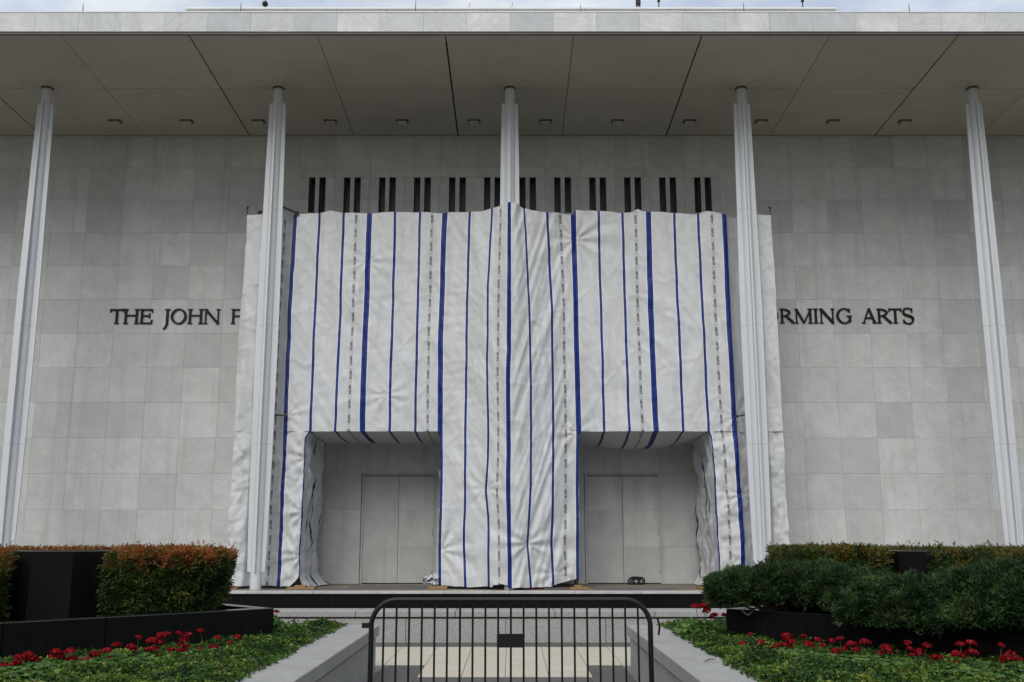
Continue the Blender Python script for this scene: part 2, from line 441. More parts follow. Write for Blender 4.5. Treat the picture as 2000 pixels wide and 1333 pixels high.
def tarp_mat():
    """white woven sheeting; UV.x counts band to band, UV.y is metres up: printed blue bands and black marks"""
    m, n, l, bs = new_mat('white_scaffold_sheeting')
    uv = n.new('ShaderNodeUVMap'); uv.uv_map = 'UVMap'
    sp = n.new('ShaderNodeSeparateXYZ'); l.new(uv.outputs[0], sp.inputs[0])
    s, t = sp.outputs['X'], sp.outputs['Y']
    fr = math_n(n, l, 'FRACT', math_n(n, l, 'ADD', s, 10.0))
    def dist_to(c):
        return math_n(n, l, 'ABSOLUTE', math_n(n, l, 'SUBTRACT', fr, c))
    def less(a, b): return math_n(n, l, 'LESS_THAN', a, b)
    d0 = math_n(n, l, 'MINIMUM', fr, math_n(n, l, 'SUBTRACT', 1.0, fr))
    wide = less(d0, 0.034)
    edge = math_n(n, l, 'SUBTRACT', less(d0, 0.046), wide)
    d1 = math_n(n, l, 'MINIMUM', dist_to(1/3), dist_to(2/3))
    thin = less(d1, 0.0165)
    edge2 = math_n(n, l, 'SUBTRACT', less(d1, 0.024), thin)
    blue = math_n(n, l, 'MAXIMUM', wide, thin)
    # small pale stitches on the bands
    tf = math_n(n, l, 'FRACT', math_n(n, l, 'MULTIPLY', t, 10.5))
    dot_t = less(math_n(n, l, 'ABSOLUTE', math_n(n, l, 'SUBTRACT', tf, 0.5)), 0.13)
    dd = math_n(n, l, 'MINIMUM', math_n(n, l, 'ABSOLUTE', math_n(n, l, 'SUBTRACT', d0, 0.018)), d1)
    dot = math_n(n, l, 'MULTIPLY', dot_t, less(dd, 0.0035))
    # line of print: ring, then a word of small marks read bottom to top
    PER = 0.425
    pf = math_n(n, l, 'FRACT', math_n(n, l, 'MULTIPLY', t, 1.0 / PER))
    px = math_n(n, l, 'MULTIPLY', math_n(n, l, 'SUBTRACT', fr, 0.833), 2.2)          # metres across
    ry = math_n(n, l, 'MULTIPLY', math_n(n, l, 'SUBTRACT', pf, 0.12), PER)
    rr = math_n(n, l, 'SQRT', math_n(n, l, 'ADD', math_n(n, l, 'MULTIPLY', px, px), math_n(n, l, 'MULTIPLY', ry, ry)))
    ring = less(math_n(n, l, 'ABSOLUTE', math_n(n, l, 'SUBTRACT', rr, 0.040)), 0.0046)
    inword = math_n(n, l, 'MULTIPLY', math_n(n, l, 'GREATER_THAN', pf, 0.29), less(pf, 0.94))
    narrow = less(math_n(n, l, 'ABSOLUTE', px), 0.036)
    letter = math_n(n, l, 'MULTIPLY', math_n(n, l, 'SUBTRACT', pf, 0.29), 7.0 / 0.65)
    lf = math_n(n, l, 'FRACT', letter)
    wn2 = n.new('ShaderNodeTexWhiteNoise'); wn2.noise_dimensions = '2D'
    cx = n.new('ShaderNodeCombineXYZ')
    l.new(math_n(n, l, 'FLOOR', math_n(n, l, 'MULTIPLY', letter, 3.0)), cx.inputs['X'])
    l.new(math_n(n, l, 'FLOOR', math_n(n, l, 'MULTIPLY', px, 42.0)), cx.inputs['Y'])
    l.new(cx.outputs[0], wn2.inputs['Vector'])
    mark = math_n(n, l, 'MULTIPLY', math_n(n, l, 'GREATER_THAN', wn2.outputs['Value'], 0.22), less(lf, 0.86))
    word = math_n(n, l, 'MULTIPLY', math_n(n, l, 'MULTIPLY', inword, narrow), mark)
    ink = math_n(n, l, 'MAXIMUM', ring, word)
    g, _ = coords(n, l, world_pos=True)
    dirt = noise_t(n, l, g, 0.9, 6, 0.65, stretch=(1.3, 1, 0.6))
    c = mixc(n, l, ramp(n, l, dirt, [(0.35, 0.0), (0.75, 1.0)]), (0.635, 0.642, 0.636), (0.575, 0.583, 0.580))
    c = mixc(n, l, math_n(n, l, 'MAXIMUM', edge, edge2), c, (0.70, 0.715, 0.74))
    bl = noise_t(n, l, g, 1.6, 4, 0.6)
    bcol = mixc(n, l, bl, (0.0022, 0.013, 0.115), (0.004, 0.026, 0.21))
    c = mixc(n, l, blue, c, bcol)
    c = mixc(n, l, math_n(n, l, 'MULTIPLY', dot, 0.5), c, (0.18, 0.24, 0.45))
    c = mixc(n, l, math_n(n, l, 'MULTIPLY', ink, 0.88), c, (0.018, 0.018, 0.018))
    l.new(c, bs.inputs['Base Color'])
    bs.inputs['Roughness'].default_value = 0.47
    bs.inputs['Specular IOR Level'].default_value = 0.26
    h1 = noise_t(n, l, g, 4.0, 4, 0.55, stretch=(1.5, 1, 0.55), dist=0.6)
    h2 = noise_t(n, l, g, 9.0, 3, 0.6, stretch=(0.7, 1, 1.9), dist=1.2)
    h2 = math_n(n, l, 'ABSOLUTE', math_n(n, l, 'SUBTRACT', h2, 0.5))            # sharp little pleats
    hh = math_n(n, l, 'ADD', h1, math_n(n, l, 'MULTIPLY', h2, 0.9))
    bump(n, l, bs, hh, 0.32, 0.05)
    tr = n.new('ShaderNodeBsdfTranslucent'); l.new(c, tr.inputs['Color'])
    mx = n.new('ShaderNodeMixShader'); mx.inputs['Fac'].default_value = 0.10
    l.new(bs.outputs[0], mx.inputs[1]); l.new(tr.outputs[0], mx.inputs[2])
    l.new(mx.outputs[0], n['Material Output'].inputs['Surface'])
    return m
M['tarp'] = tarp_mat()

# ------------------------------------------------------------------ the ground, plaza, road, terrace
g = MB(); g.v = [(-2500,-2500,-0.80),(2500,-2500,-0.80),(2500,2500,-0.80),(-2500,2500,-0.80)]; g.f = [(0,1,2,3)]
struct('ground', g, M['lawn'])
YG = PZ(1000, 1255.5, 0).y                     # face of the cross wall
YE = PZ(1000, 1155.3, ZF).y                    # terrace edge
ZN = P(1000, 1160.5, YE).z                     # underside of the nosing
plaza = struct('plaza_pavement', MB().box(-60, 60, -90, YG + 0.6, -0.79, -0.012), plain('plaza_pavers', (0.19, 0.183, 0.168), 0.85, 0.12, 0.8, 0.2))
struct('road', MB().box(-90, 90, YG + 0.61, YE - 0.001 + 0.10, -0.79, -0.42), plain('road_concrete', (0.14, 0.137, 0.13), 0.9, 0.12, 0.8, 0.2))
terrace = struct('terrace', MB().box(-45, 45, YE + 0.06, D + 12, -0.79, ZN - 0.002), M['granite_black'])
tsl = MB().box(-45, 45, YE + 0.45, D - 0.06, ZN, ZF - 0.006)
tsl.build('floor_bed', M['dark_gap'], terrace)
# terrace paving slabs and edge stones
r0 = random.Random(3)
ed = W3 * 1.5
xs = np.arange(-14 * ed, 14.01 * ed, ed)
for i in range(len(xs) - 1):
    MB().box(xs[i] + .004, xs[i+1] - .004, YE, YE + 0.44, ZN, ZF).build('edge_stone', M['nosing'], terrace, bevel=0.006)
yy = [YE + 0.448, YE + 1.9, YE + 3.3, D - 0.03]
pm = [M['terrace_top'], plain('terrace_paving_warm', (0.235, 0.195, 0.145), 0.7, 0.2, 1.2, 0.3), plain('terrace_paving_grey', (0.14, 0.135, 0.125), 0.7, 0.2, 1.2, 0.3)]
for j in range(3):
    for i in range(-8, 8):
        MB().box(i * W3 * 2 + .004, (i + 1) * W3 * 2 - .004, yy[j], yy[j+1] - .006, ZN, ZF - r0.random() * .0015).build('paving_slab', pm[r0.choice((0, 0, 1, 2))], terrace)

# plaza tiles: cream strip four tiles wide with cream wings, grey slabs round it
XI0 = PZ(739, 1311, 0).x; XI1 = PZ(1226, 1311, 0).x       # inner faces of the two seat walls
YW = PZ(739, 1311, 0).y                                   # far end of the seat walls
Y1 = PZ(1000, 1264, 0).y; Y2 = PZ(1000, 1300, 0).y; Y3 = PZ(1000, 1323, 0).y
CX0 = PZ(830, 1300, 0).x; CX1 = PZ(1145, 1300, 0).x
tw = (CX1 - CX0) / 4
ry = np.linspace(Y3, Y1, 7)
for j in range(6):
    for i in range(4):
        MB().box(CX0 + i*tw + .004, CX0 + (i+1)*tw - .004, ry[j] + .003, ry[j+1] - .003, -0.011, r0.random() * .002).build('cream_tile', M['cream'], plaza)
for (a, b) in ((XI0, CX0), (CX1, XI1)):
    for (c, d) in ((Y2, (Y1 + Y2) / 2), ((Y1 + Y2) / 2, Y1)):
        MB().box(a + .004, b - .004, c + .003, d - .003, -0.011, r0.random() * .002).build('cream_tile', M['cream'], plaza)
for s0, s1 in ((XI0 - 1.6, XI0), (XI1, XI1 + 1.6)):
    MB().box(s0 + .004, s1 - .004, Y2 + .003, Y1 - .003, -0.011, 0.001).build('cream_tile', M['cream'], plaza)
for i in range(-4, 4):                                     # grey border along the cross wall
    MB().box(i * 1.1 + .004, (i + 1) * 1.1 - .004, Y1 + .003, YG + .02, -0.011, r0.random() * .001).build('grey_slab', M['slate'], plaza)
for (a, b) in ((XI0, CX0), (CX1, XI1)):
    MB().box(a + .004, b - .004, Y3 + .003, Y2 - .003, -0.011, 0.0).build('grey_slab', M['slate'], plaza)
yb = [Y3, Y3 - 0.9, Y3 - 1.8, Y3 - 2.7]
for j in range(3):
    for i in range(6):
        w6 = (XI1 - XI0) / 6
        MB().box(XI0 + i*w6 + .004, XI0 + (i+1)*w6 - .004, yb[j+1] + .003, yb[j] - .003, -0.011, r0.random() * .001).build('grey_slab', M['slate'], plaza)

# ------------------------------------------------------------------ granite cross wall behind the plaza
cw = empty('granite_wall', (0, YG, 0))
tag(cw, 'low speckled granite wall with projecting cap running across below the black terrace edge', 'wall')
zt = P(1000, 1194.5, YG - 0.03).z; zc = P(1000, 1206, YG - 0.03).z; zg = P(1000, 1209, YG).z
cd = PZ(1000, 1188.5, zt).y - YG
st = 1.556
x_off = P(1084, 1200, YG).x
for i in range(-6, 6):
    x0 = x_off + i * st
    MB().box(x0 + .004, x0 + st - .004, -0.03, cd, zc, zt).build('cap_stone', M['granite_cap'], cw, bevel=0.008)
x_off2 = P(988, 1230, YG).x
for i in range(-6, 6):
    x0 = x_off2 + i * st
    MB().box(x0 + .004, x0 + st - .004, 0, cd - 0.04, -0.02, zg).build('wall_stone', M['granite'], cw, bevel=0.004)
MB().box(x_off - 6*st, x_off + 6*st, 0.05, cd - 0.1, zg - 0.005, zc + 0.005).build('joint_bed', M['dark_gap'], cw)

# ------------------------------------------------------------------ seat walls either side of the path, soil beds behind them
ZS = P(739, 1221, YW).z
CAPW = 0.47
def seat_wall(side, xin, label):
    root = empty('granite_seat_wall', (xin, YW, 0))
    tag(root, label, 'wall')
    sg = -1 if side == 'l' else 1
    def bx(a, b, y0, y1, z0, z1):
        lo, hi = sorted((sg * a, sg * b))
        return MB().box(lo, hi, y0, y1, z0, z1)
    ch = 0.125
    ys = [0, -0.72, -2.2, -3.68, -5.2, -6.7]
    for k in range(5):
        bx(0, CAPW, ys[k+1] + .003, ys[k] - .003, ZS - ch, ZS).build('cap_stone', M['granite_cap'], root, bevel=0.006)
        bx(0.035, CAPW - .05, ys[k+1] + .003, ys[k] - .003 - (0.03 if k == 0 else 0), -0.02, ZS - ch - 0.028).build('wall_stone', M['granite_cap'], root, bevel=0.004)
    bx(0.065, CAPW - .1, -6.6, -0.09, ZS - ch - 0.04, ZS - ch + 0.004).build('joint_bed', M['dark_gap'], root)
    # return along the far end of the bed
    xs2 = [CAPW + .006, 1.9, 3.4, 4.9, 6.4]
    for k in range(4):
        bx(xs2[k], xs2[k+1] - .006, -0.42, 0, ZS - ch, ZS).build('cap_stone', M['granite_cap'], root, bevel=0.006)
        bx(xs2[k], xs2[k+1] - .006, -0.38, -0.03, -0.02, ZS - ch - 0.028).build('wall_stone', M['granite_cap'], root, bevel=0.004)
    return root
seat_wall('l', XI0, 'pale granite seat wall along the left side of the path')
seat_wall('r', XI1, 'pale granite seat wall along the right side of the path')
ZSOIL = 0.44
struct('soil_bed', MB().box(XI0 - 9, XI0 - CAPW + .06, 3.0, YW - .36, -0.02, ZSOIL), M['soil'])
struct('soil_bed', MB().box(XI1 + CAPW - .06, XI1 + 9, 3.0, YW - .36, -0.02, ZSOIL), M['soil'])

# ------------------------------------------------------------------ the hall
hall = empty('concert_hall', (0, D, ZF))
tag(hall, 'white marble hall with slender white columns under a deep flat roof', 'building')
def H(mb, name, mat, **k):            # world-space mesh parented under the hall
    mb.v = [(x, y - D, z - ZF) for (x, y, z) in mb.v]
    return mb.build(name, mat, hall, **k)
PT = 0.05                              # slab thickness
# window slots: pairs centred on the slab joints
zw1 = P(1000, 347, D).z; zw0 = P(1000, 416, D).z
pxm = 1.0 / (F_PX / ((P(1000, 350, D) - CAM).y * CP + (P(1000, 350, D) - CAM).z * SP))
wsl, wmul = 12.3 * pxm, 8.0 * pxm
win_x = []
for k in range(12):
    xc = (k - 5.5) * W3
    win_x += [xc - wmul/2 - wsl/2, xc + wmul/2 + wsl/2]
# core behind the slabs, open at the windows
core = MB()
yb0 = D + PT + 0.012
core.box(-45, 45, yb0, D + 0.6, ZF - 0.3, zw0 - 0.01)
core.box(-45, 45, yb0, D + 0.6, zw1 + 0.01, ZW + 2.2)
core.box(-45, win_x[0] - wsl/2 - .01, yb0, D + 0.6, zw0 - .008, zw1 + .008)
core.box(win_x[-1] + wsl/2 + .01, 45, yb0, D + 0.6, zw0 - .008, zw1 + .008)
for k in range(len(win_x) - 1):
    core.box(win_x[k] + wsl/2 + .01, win_x[k+1] - wsl/2 - .01, yb0, D + 0.6, zw0 - .008, zw1 + .008)
H(core, 'wall_core', M['backing'])
H(MB().box(win_x[0] - 1, win_x[-1] + 1, D + 0.61, D + 0.7, zw0 - 1, zw1 + 1), 'window_void', M['dark_gap'])

GAP = 0.0018
slab_cache = {}
def slab(x0, x1, z0, z1, name='marble_slab', mat=None, y=D, th=PT):
    w, h = round(x1 - x0 - 2*GAP, 4), round(z1 - z0 - 2*GAP, 4)
    key = (name, w, h)
    if key not in slab_cache:
        me = MB().box(-w/2, w/2, 0, th, -h/2, h/2).mesh(name, bevel=0.002)
        me.materials.append(mat or M['marble']); slab_cache[key] = me
    return obj(name, slab_cache[key], None, hall, ((x0+x1)/2, y - D + random.uniform(-.003, .003), (z0+z1)/2 - ZF))
# doors: where they stand
doors = [(P(706.5, 1000, D).x, P(851, 1000, D).x, P(778.5, 1000, D).x), (P(1142.5, 1000, D).x, P(1291.5, 1000, D).x, P(1216, 1000, D).x)]
zd = P(1000, 926, D).z
def hidden(x0, x1, z0, z1):
    m = 25
    ps = [to_px(Vector((x, D, z))) for x in (x0, x1) for z in (z0, z1)]
    a, b = min(p[0] for p in ps), max(p[0] for p in ps); c, d = min(p[1] for p in ps), max(p[1] for p in ps)
    if c > 440 and d < 835 and a > 510 + m and b < 1480 - m: return True
    if c > 440 and a > 880 and b < 1110: return True
    if c > 840 and ((a > 470 and b < 590) or (a > 1420 and b < 1520)): return True
    return False
def near_door(x0, x1, z0, z1):
    return any(x0 > d0 - 0.12 and x1 < d1 + 0.12 and z1 < zd + 0.05 for d0, d1, _ in doors)
far = MB()
for r in range(13):
    z0, z1 = ZF + r * RH, ZF + (r + 1) * RH
    for c in range(-21, 21):
        x0, x1 = c * W3, (c + 1) * W3
        if abs((x0 + x1) / 2) > 15.0 * W3:
            far.box(x0 + GAP, x1 - GAP, D + 0.002 * ((c + r) % 2), D + PT, z0 + GAP, z1 - GAP); continue
        inwin = z1 > zw0 and z0 < zw1 and x1 > win_x[0] and x0 < win_x[-1]
        if not inwin:
            if hidden(x0, x1, z0, z1) or near_door(x0, x1, z0, z1): continue
            slab(x0, x1, z0, z1); continue
        segs = []                       # column pieces between slots
        cut = sorted([(w - wsl/2, w + wsl/2) for w in win_x if x0 - 1e-6 < w < x1 + 1e-6])
        e = x0
        for a, b in cut:
            segs.append((e, a)); e = b
        segs.append((e, x1))
        lo, hi = max(z0, zw0), min(z1, zw1)
        for a, b in segs:
            slab(a, b, lo, hi)
        if z1 > zw1 + .02: slab(x0, x1, zw1, z1)
        if z0 < zw0 - .02: slab(x0, x1, z0, zw0)
o = H(far, 'marble_slab_field', M['marble']); o['kind'] = 'stuff'
# windows
wme = MB()
for a, b, c, d in ((-wsl/2, -wsl/2 + .03, zw0, zw1), (wsl/2 - .03, wsl/2, zw0, zw1), (-wsl/2 + .03, wsl/2 - .03, zw1 - .03, zw1), (-wsl/2 + .03, wsl/2 - .03, zw0, zw0 + .03)):
    wme.box(a, b, 0.30, 0.36, c - zw0, d - zw0)
wfr = wme.mesh('window'); wfr.materials.append(M['trim'])
wpn = MB().box(-wsl/2 + .03, wsl/2 - .03, 0.32, 0.335, .03, zw1 - zw0 - .03).mesh('pane'); wpn.materials.append(M['glass_dark'])
wrv = MB()
wrv.box(-wsl/2 - .009, -wsl/2 - .001, 0.01, 0.40, 0, zw1 - zw0).box(wsl/2 + .001, wsl/2 + .009, 0.01, 0.40, 0, zw1 - zw0).box(-wsl/2, wsl/2, 0.01, 0.40, zw1 - zw0 + .001, zw1 - zw0 + .009).box(-wsl/2, wsl/2, 0.01, 0.40, -.009, -.001)
wrv = wrv.mesh('reveal'); wrv.materials.append(M['trim'])
for w in win_x:
    wo = obj('window', wfr, None, hall, (w, 0, zw0 - ZF))
    obj('pane', wpn, None, wo); obj('reveal', wrv, None, wo)

# doors: two marble-faced leaves each
for d0, d1, dm in doors:
    fr = MB()
    fr.box(d0, d0 + .06, D - .03, D + .03, ZF, zd).box(d1 - .06, d1, D - .03, D + .03, ZF, zd).box(d0 + .0601, d1 - .0601, D - .03, D + .03, zd - .05, zd)
    fr.v = [(x, y - D, z - ZF) for x, y, z in fr.v]
    do = fr.build('door', M['door'], hall, bevel=0.004)
    MB().box(d0 + .062, d1 - .062, 0.004, 0.02, 0.0, zd - ZF - .055).build('shadow_gap', M['dark_gap'], do)
    for a, b in ((d0 + .066, dm - .006), (dm + .006, d1 - .066)):
        zc_ = [0.03, RH - .01, 2 * RH - .01, zd - ZF - .075]
        for q0, q1 in zip(zc_[:-1], zc_[1:]):
            lf = MB().box(-(b - a) / 2, (b - a) / 2, -0.012, 0.003, q0 - (q0 + q1) / 2 + .0012, q1 - (q0 + q1) / 2 - .0012).build('leaf_slab', M['door'], do, bevel=0.002)
            lf.location = ((a + b) / 2, random.uniform(-.002, .001), (q0 + q1) / 2)
    MB().box(dm + .01, dm + .045, -0.022, -0.0125, 0.03, zd - ZF - .08).build('astragal', M['door'], do)
    for zz in ((1.45, 1.65), (0.3, 0.42)):
        MB().box(d1 - .10, d1 - .085, -0.024, -0.0125, zz[0], zz[1]).build('hinge', M['trim'], do)

# roof: soffit panels, fascia stones, roof slab
def sof_panel(x0, x1, y0, y1, g0, g1):
    a, b = x0 + g0, x1 - g1; c, d = y0 + .012, y1 - .012
    mb = MB()
    mb.v = [(a,c,zsoff(c)),(b,c,zsoff(c)),(b,d,zsoff(d)),(a,d,zsoff(d)),(a,c,zsoff(c)+.08),(b,c,zsoff(c)+.08),(b,d,zsoff(d)+.08),(a,d,zsoff(d)+.08)]
    mb.f = [(0,3,2,1),(4,5,6,7),(0,1,5,4),(1,2,6,5),(2,3,7,6),(3,0,4,7)]
    H(mb, 'soffit_panel', M['soffit'])
def gap_at(j): return 0.024 if (j % 2) else 0.009     # joints alternate bold and fine
for j in range(-7, 7):
    x0, x1 = (j - 0.5) * S, (j + 0.5) * S
    for (a, b) in ((YF + 0.10, YC), (YC, D - 0.02)):
        sof_panel(x0, x1, a, b, gap_at(j + 1), gap_at(j + 2))
rb = MB(); y0, y1 = YF + 0.08, D + 0.05
rb.v = [(-45,y0,zsoff(y0)+.14),(45,y0,zsoff(y0)+.14),(45,y1,zsoff(y1)+.14),(-45,y1,zsoff(y1)+.14),(-45,y0,zsoff(y0)+.4),(45,y0,zsoff(y0)+.4),(45,y1,zsoff(y1)+.4),(-45,y1,zsoff(y1)+.4)]
rb.f = [(0,3,2,1),(4,5,6,7),(0,1,5,4),(1,2,6,5),(2,3,7,6),(3,0,4,7)]
H(rb, 'soffit_deck', M['dark_gap'])
zf0 = P(1000, 62, YF).z; zf1 = P(1000, 23, YF).z
H(MB().box(-45, 45, YF + 0.03, YF + 0.098, zsoff(YF), zf0 + .03), 'fascia_drip_trim', M['trim'])
fw = 84.35 / F_PX * ((P(1000, 45, YF) - CAM).y * CP + (P(1000, 45, YF) - CAM).z * SP)
fx0 = P(996, 45, YF).x
for k in range(-13, 13):
    slab(fx0 + k*fw, fx0 + (k+1)*fw, zf0, zf1 - .03, 'fascia_stone', M['fascia'], YF, 0.09)
ff = MB()
for sgn in (-1, 1):
    for k in range(13, 26):
        a = fx0 + (k if sgn > 0 else -k - 1) * fw
        ff.box(a + GAP, a + fw - GAP, YF, YF + .09, zf0 + GAP, zf1 - .03 - GAP)
o = H(ff, 'fascia_stone_field', M['fascia']); o['kind'] = 'stuff'
H(MB().box(-45, 45, YF - .012, YF + 0.5, zf1 - .028, zf1), 'roof_coping', M['roofwhite'])
H(MB().box(-45, 45, YF + 0.0985, D + 14, zf0 + .06, zf1 - .05), 'roof_slab', M['roofwhite'])
# set-back parapet of the upper roof
YP = 1.06 * D
zp1 = P(1000, 16.5, YP).z; zp0 = zp1 - 1.6
xp0, xp1 = P(366, 20, YP).x, P(1630, 20, YP).x
npn = 12
for k in range(npn + 1):
    a = xp0 + (xp1 - xp0) * k / (npn + 1); b = xp0 + (xp1 - xp0) * (k + 1) / (npn + 1)
    H(MB().box(a + .015, b - .015, YP, YP + .15, zp0, zp1 - .07), 'parapet_panel', M['roofwhite'])
H(MB().box(xp0 - .08, xp1 + .08, YP - .08, YP + .4, zp1 - .06, zp1), 'parapet_coping', M['roofwhite'])
H(MB().box(xp0 + .1, xp1 - .1, YP + .16, YP + 9, zp0 - 3, zp1 - .10), 'upper_roof', M['roofwhite'])

# soffit lights and hatches
lme = MB().box(-.20, .20, -.13, .13, -.03, .02).mesh('soffit_light', bevel=.01)
lme.materials.append(M['lamp_metal'])
lle = MB().box(-.155, .155, -.10, .085, -.11, -.025).mesh('lens', bevel=.015); lle.materials.append(M['lamp_lens'])
yl = None
for i in range(200):
    yt = YC + (D - YC) * i / 200
    if to_px(Vector((0, yt, zsoff(yt))))[1] > 236.5: yl = yt; break
for k in range(-6, 6):
    lo = obj('soffit_light', lme, None, hall, ((2*k + 1) * S / 3, yl - D, zsoff(yl) - ZF - .002))
    obj('lens', lle, None, lo)
yh = None
for i in range(200):
    yt = YF + 0.1 + (YC - YF) * i / 200
    if to_px(Vector((0, yt, zsoff(yt))))[1] > 76: yh = yt; break
hme = MB().box(-.16, .16, -.10, .10, -.006, .012).mesh('soffit_hatch', bevel=.003); hme.materials.append(M['soffit'])
hfr = MB().box(-.19, -.165, -.13, .13, -.010, .012).box(.165, .19, -.13, .13, -.010, .012).box(-.165, .165, .105, .13, -.010, .012).box(-.165, .165, -.13, -.105, -.010, .012).mesh('hatch_frame'); hfr.materials.append(M['lamp_lens'])
for k in (-1, 0, 1):
    ho = obj('soffit_hatch', hme, None, hall, (k * 2 * S, yh - D, zsoff(yh) - ZF))
    obj('hatch_frame', hfr, None, ho)

# columns: round core with four fins that swell towards mid-height
def px_m(py, Y=YC):
    q = P(1000, py, Y) - CAM
    return F_PX / (q.y * CP + q.z * SP)
prof_px = [(203, 31.0), (300, 35.2), (390, 37.2), (480, 40.0), (600, 43.0), (740, 43.0), (880, 41.5), (1000, 39.0), (1060, 37.0), (1117, 34.3)]
zz = [P(1000, y, YC).z for y, _ in prof_px][::-1]
ww = [w / px_m(y) / 2 for y, w in prof_px][::-1]
zfin = np.linspace(zz[0], zz[-1], 15)
wfin = np.interp(zfin, zz, ww)
RC = 21.5 / px_m(1130) / 2
ztop = zsoff(YC) - .004
cm = MB()
cm.tube([(0, 0, 0), (0, 0, ztop - ZF)], RC, 28)
cme = cm.mesh('column', smooth=40); cme.materials.append(M['column'])
cl = MB().tube([(0, 0, ztop - ZF - .05), (0, 0, ztop - ZF + .02)], RC + .025, 28).mesh('collar', smooth=40); cl.materials.append(M['lamp_metal'])
FT = 0.042
def fin_mesh(kind):
    mb = MB()
    for i, (z, w) in enumerate(zip(zfin, wfin)):
        # T-shaped fin: web plus a slightly thicker outer lip
        t0, t1 = FT / 2, FT / 2
        r = w
        mb.v += [(RC * .7, -t0, z - ZF), (r, -t1, z - ZF), (r, t1, z - ZF), (RC * .7, t0, z - ZF)]
        if i:
            n = (i - 1) * 4
            for a in range(4):
                b = (a + 1) % 4
                mb.f.append((n + a, n + b, n + 4 + b, n + 4 + a))
    k = (len(zfin) - 1) * 4
    mb.f += [(3, 2, 1, 0), (k, k + 1, k + 2, k + 3)]
    me = mb.mesh('fin'); me.materials.append(M['column']); return me
finm = fin_mesh(0)
for k in range(-2, 3):
    co = obj('column', cme, None, hall, (k * 2 * S, YC - D, 0))
    obj('collar', cl, None, co)
    for a in range(4):
        fo = obj('fin', finm, None, co); fo.rotation_euler = (0, 0, a * math.pi / 2)

# ------------------------------------------------------------------ raised lettering on the wall
def arc_band(cx, cz, rx, rz, a0, a1, t_h, t_v, seg=28):
    """elliptical stroke, thickness t_h at the sides and t_v at top and bottom; returns quads"""
    out = []
    for i in range(seg):
        q = []
        for a in (a0 + (a1 - a0) * i / seg, a0 + (a1 - a0) * (i + 1) / seg):
            c, s_ = math.cos(a), math.sin(a)
            t = t_h * abs(c) ** 1.5 + t_v * abs(s_) ** 1.5
            q.append(((cx + rx * c, cz + rz * s_), (cx + (rx - t) * c, cz + (rz - t) * s_)))
        out.append([q[0][0], q[1][0], q[1][1], q[0][1]])
    return out
def stroke(path, widths):
    out = []
    for i in range(len(path) - 1):
        (x0, z0), (x1, z1) = path[i], path[i+1]
        def nrm(j):
            a, b = path[max(j-1, 0)], path[min(j+1, len(path)-1)]
            dx, dz = b[0]-a[0], b[1]-a[1]; L = math.hypot(dx, dz) or 1
            return (-dz / L, dx / L)
        n0, n1 = nrm(i), nrm(i+1); w0, w1 = widths[i]/2, widths[i+1]/2
        out.append([(x0+n0[0]*w0, z0+n0[1]*w0), (x1+n1[0]*w1, z1+n1[1]*w1), (x1-n1[0]*w1, z1-n1[1]*w1), (x0-n0[0]*w0, z0-n0[1]*w0)])
    return out
def bez(p, n=18):
    return [tuple((1-t)**3*p[0][k] + 3*(1-t)**2*t*p[1][k] + 3*(1-t)*t*t*p[2][k] + t**3*p[3][k] for k in (0, 1)) for t in [i/n for i in range(n+1)]]
TK, TN, SF = 0.15, 0.085, 0.06      # thick, thin, serif height (cap height = 1)
def rect(x0, x1, z0, z1): return [(x0, z0), (x1, z0), (x1, z1), (x0, z1)]
def stem(x, lo=True, hi=True, w=TK, s=0.075):
    o = [rect(x, x + w, 0.0, 1.0)]
    if lo: o.append(rect(x - s, x + w + s, 0, SF))
    if hi: o.append(rect(x - s, x + w + s, 1 - SF, 1))
    return o
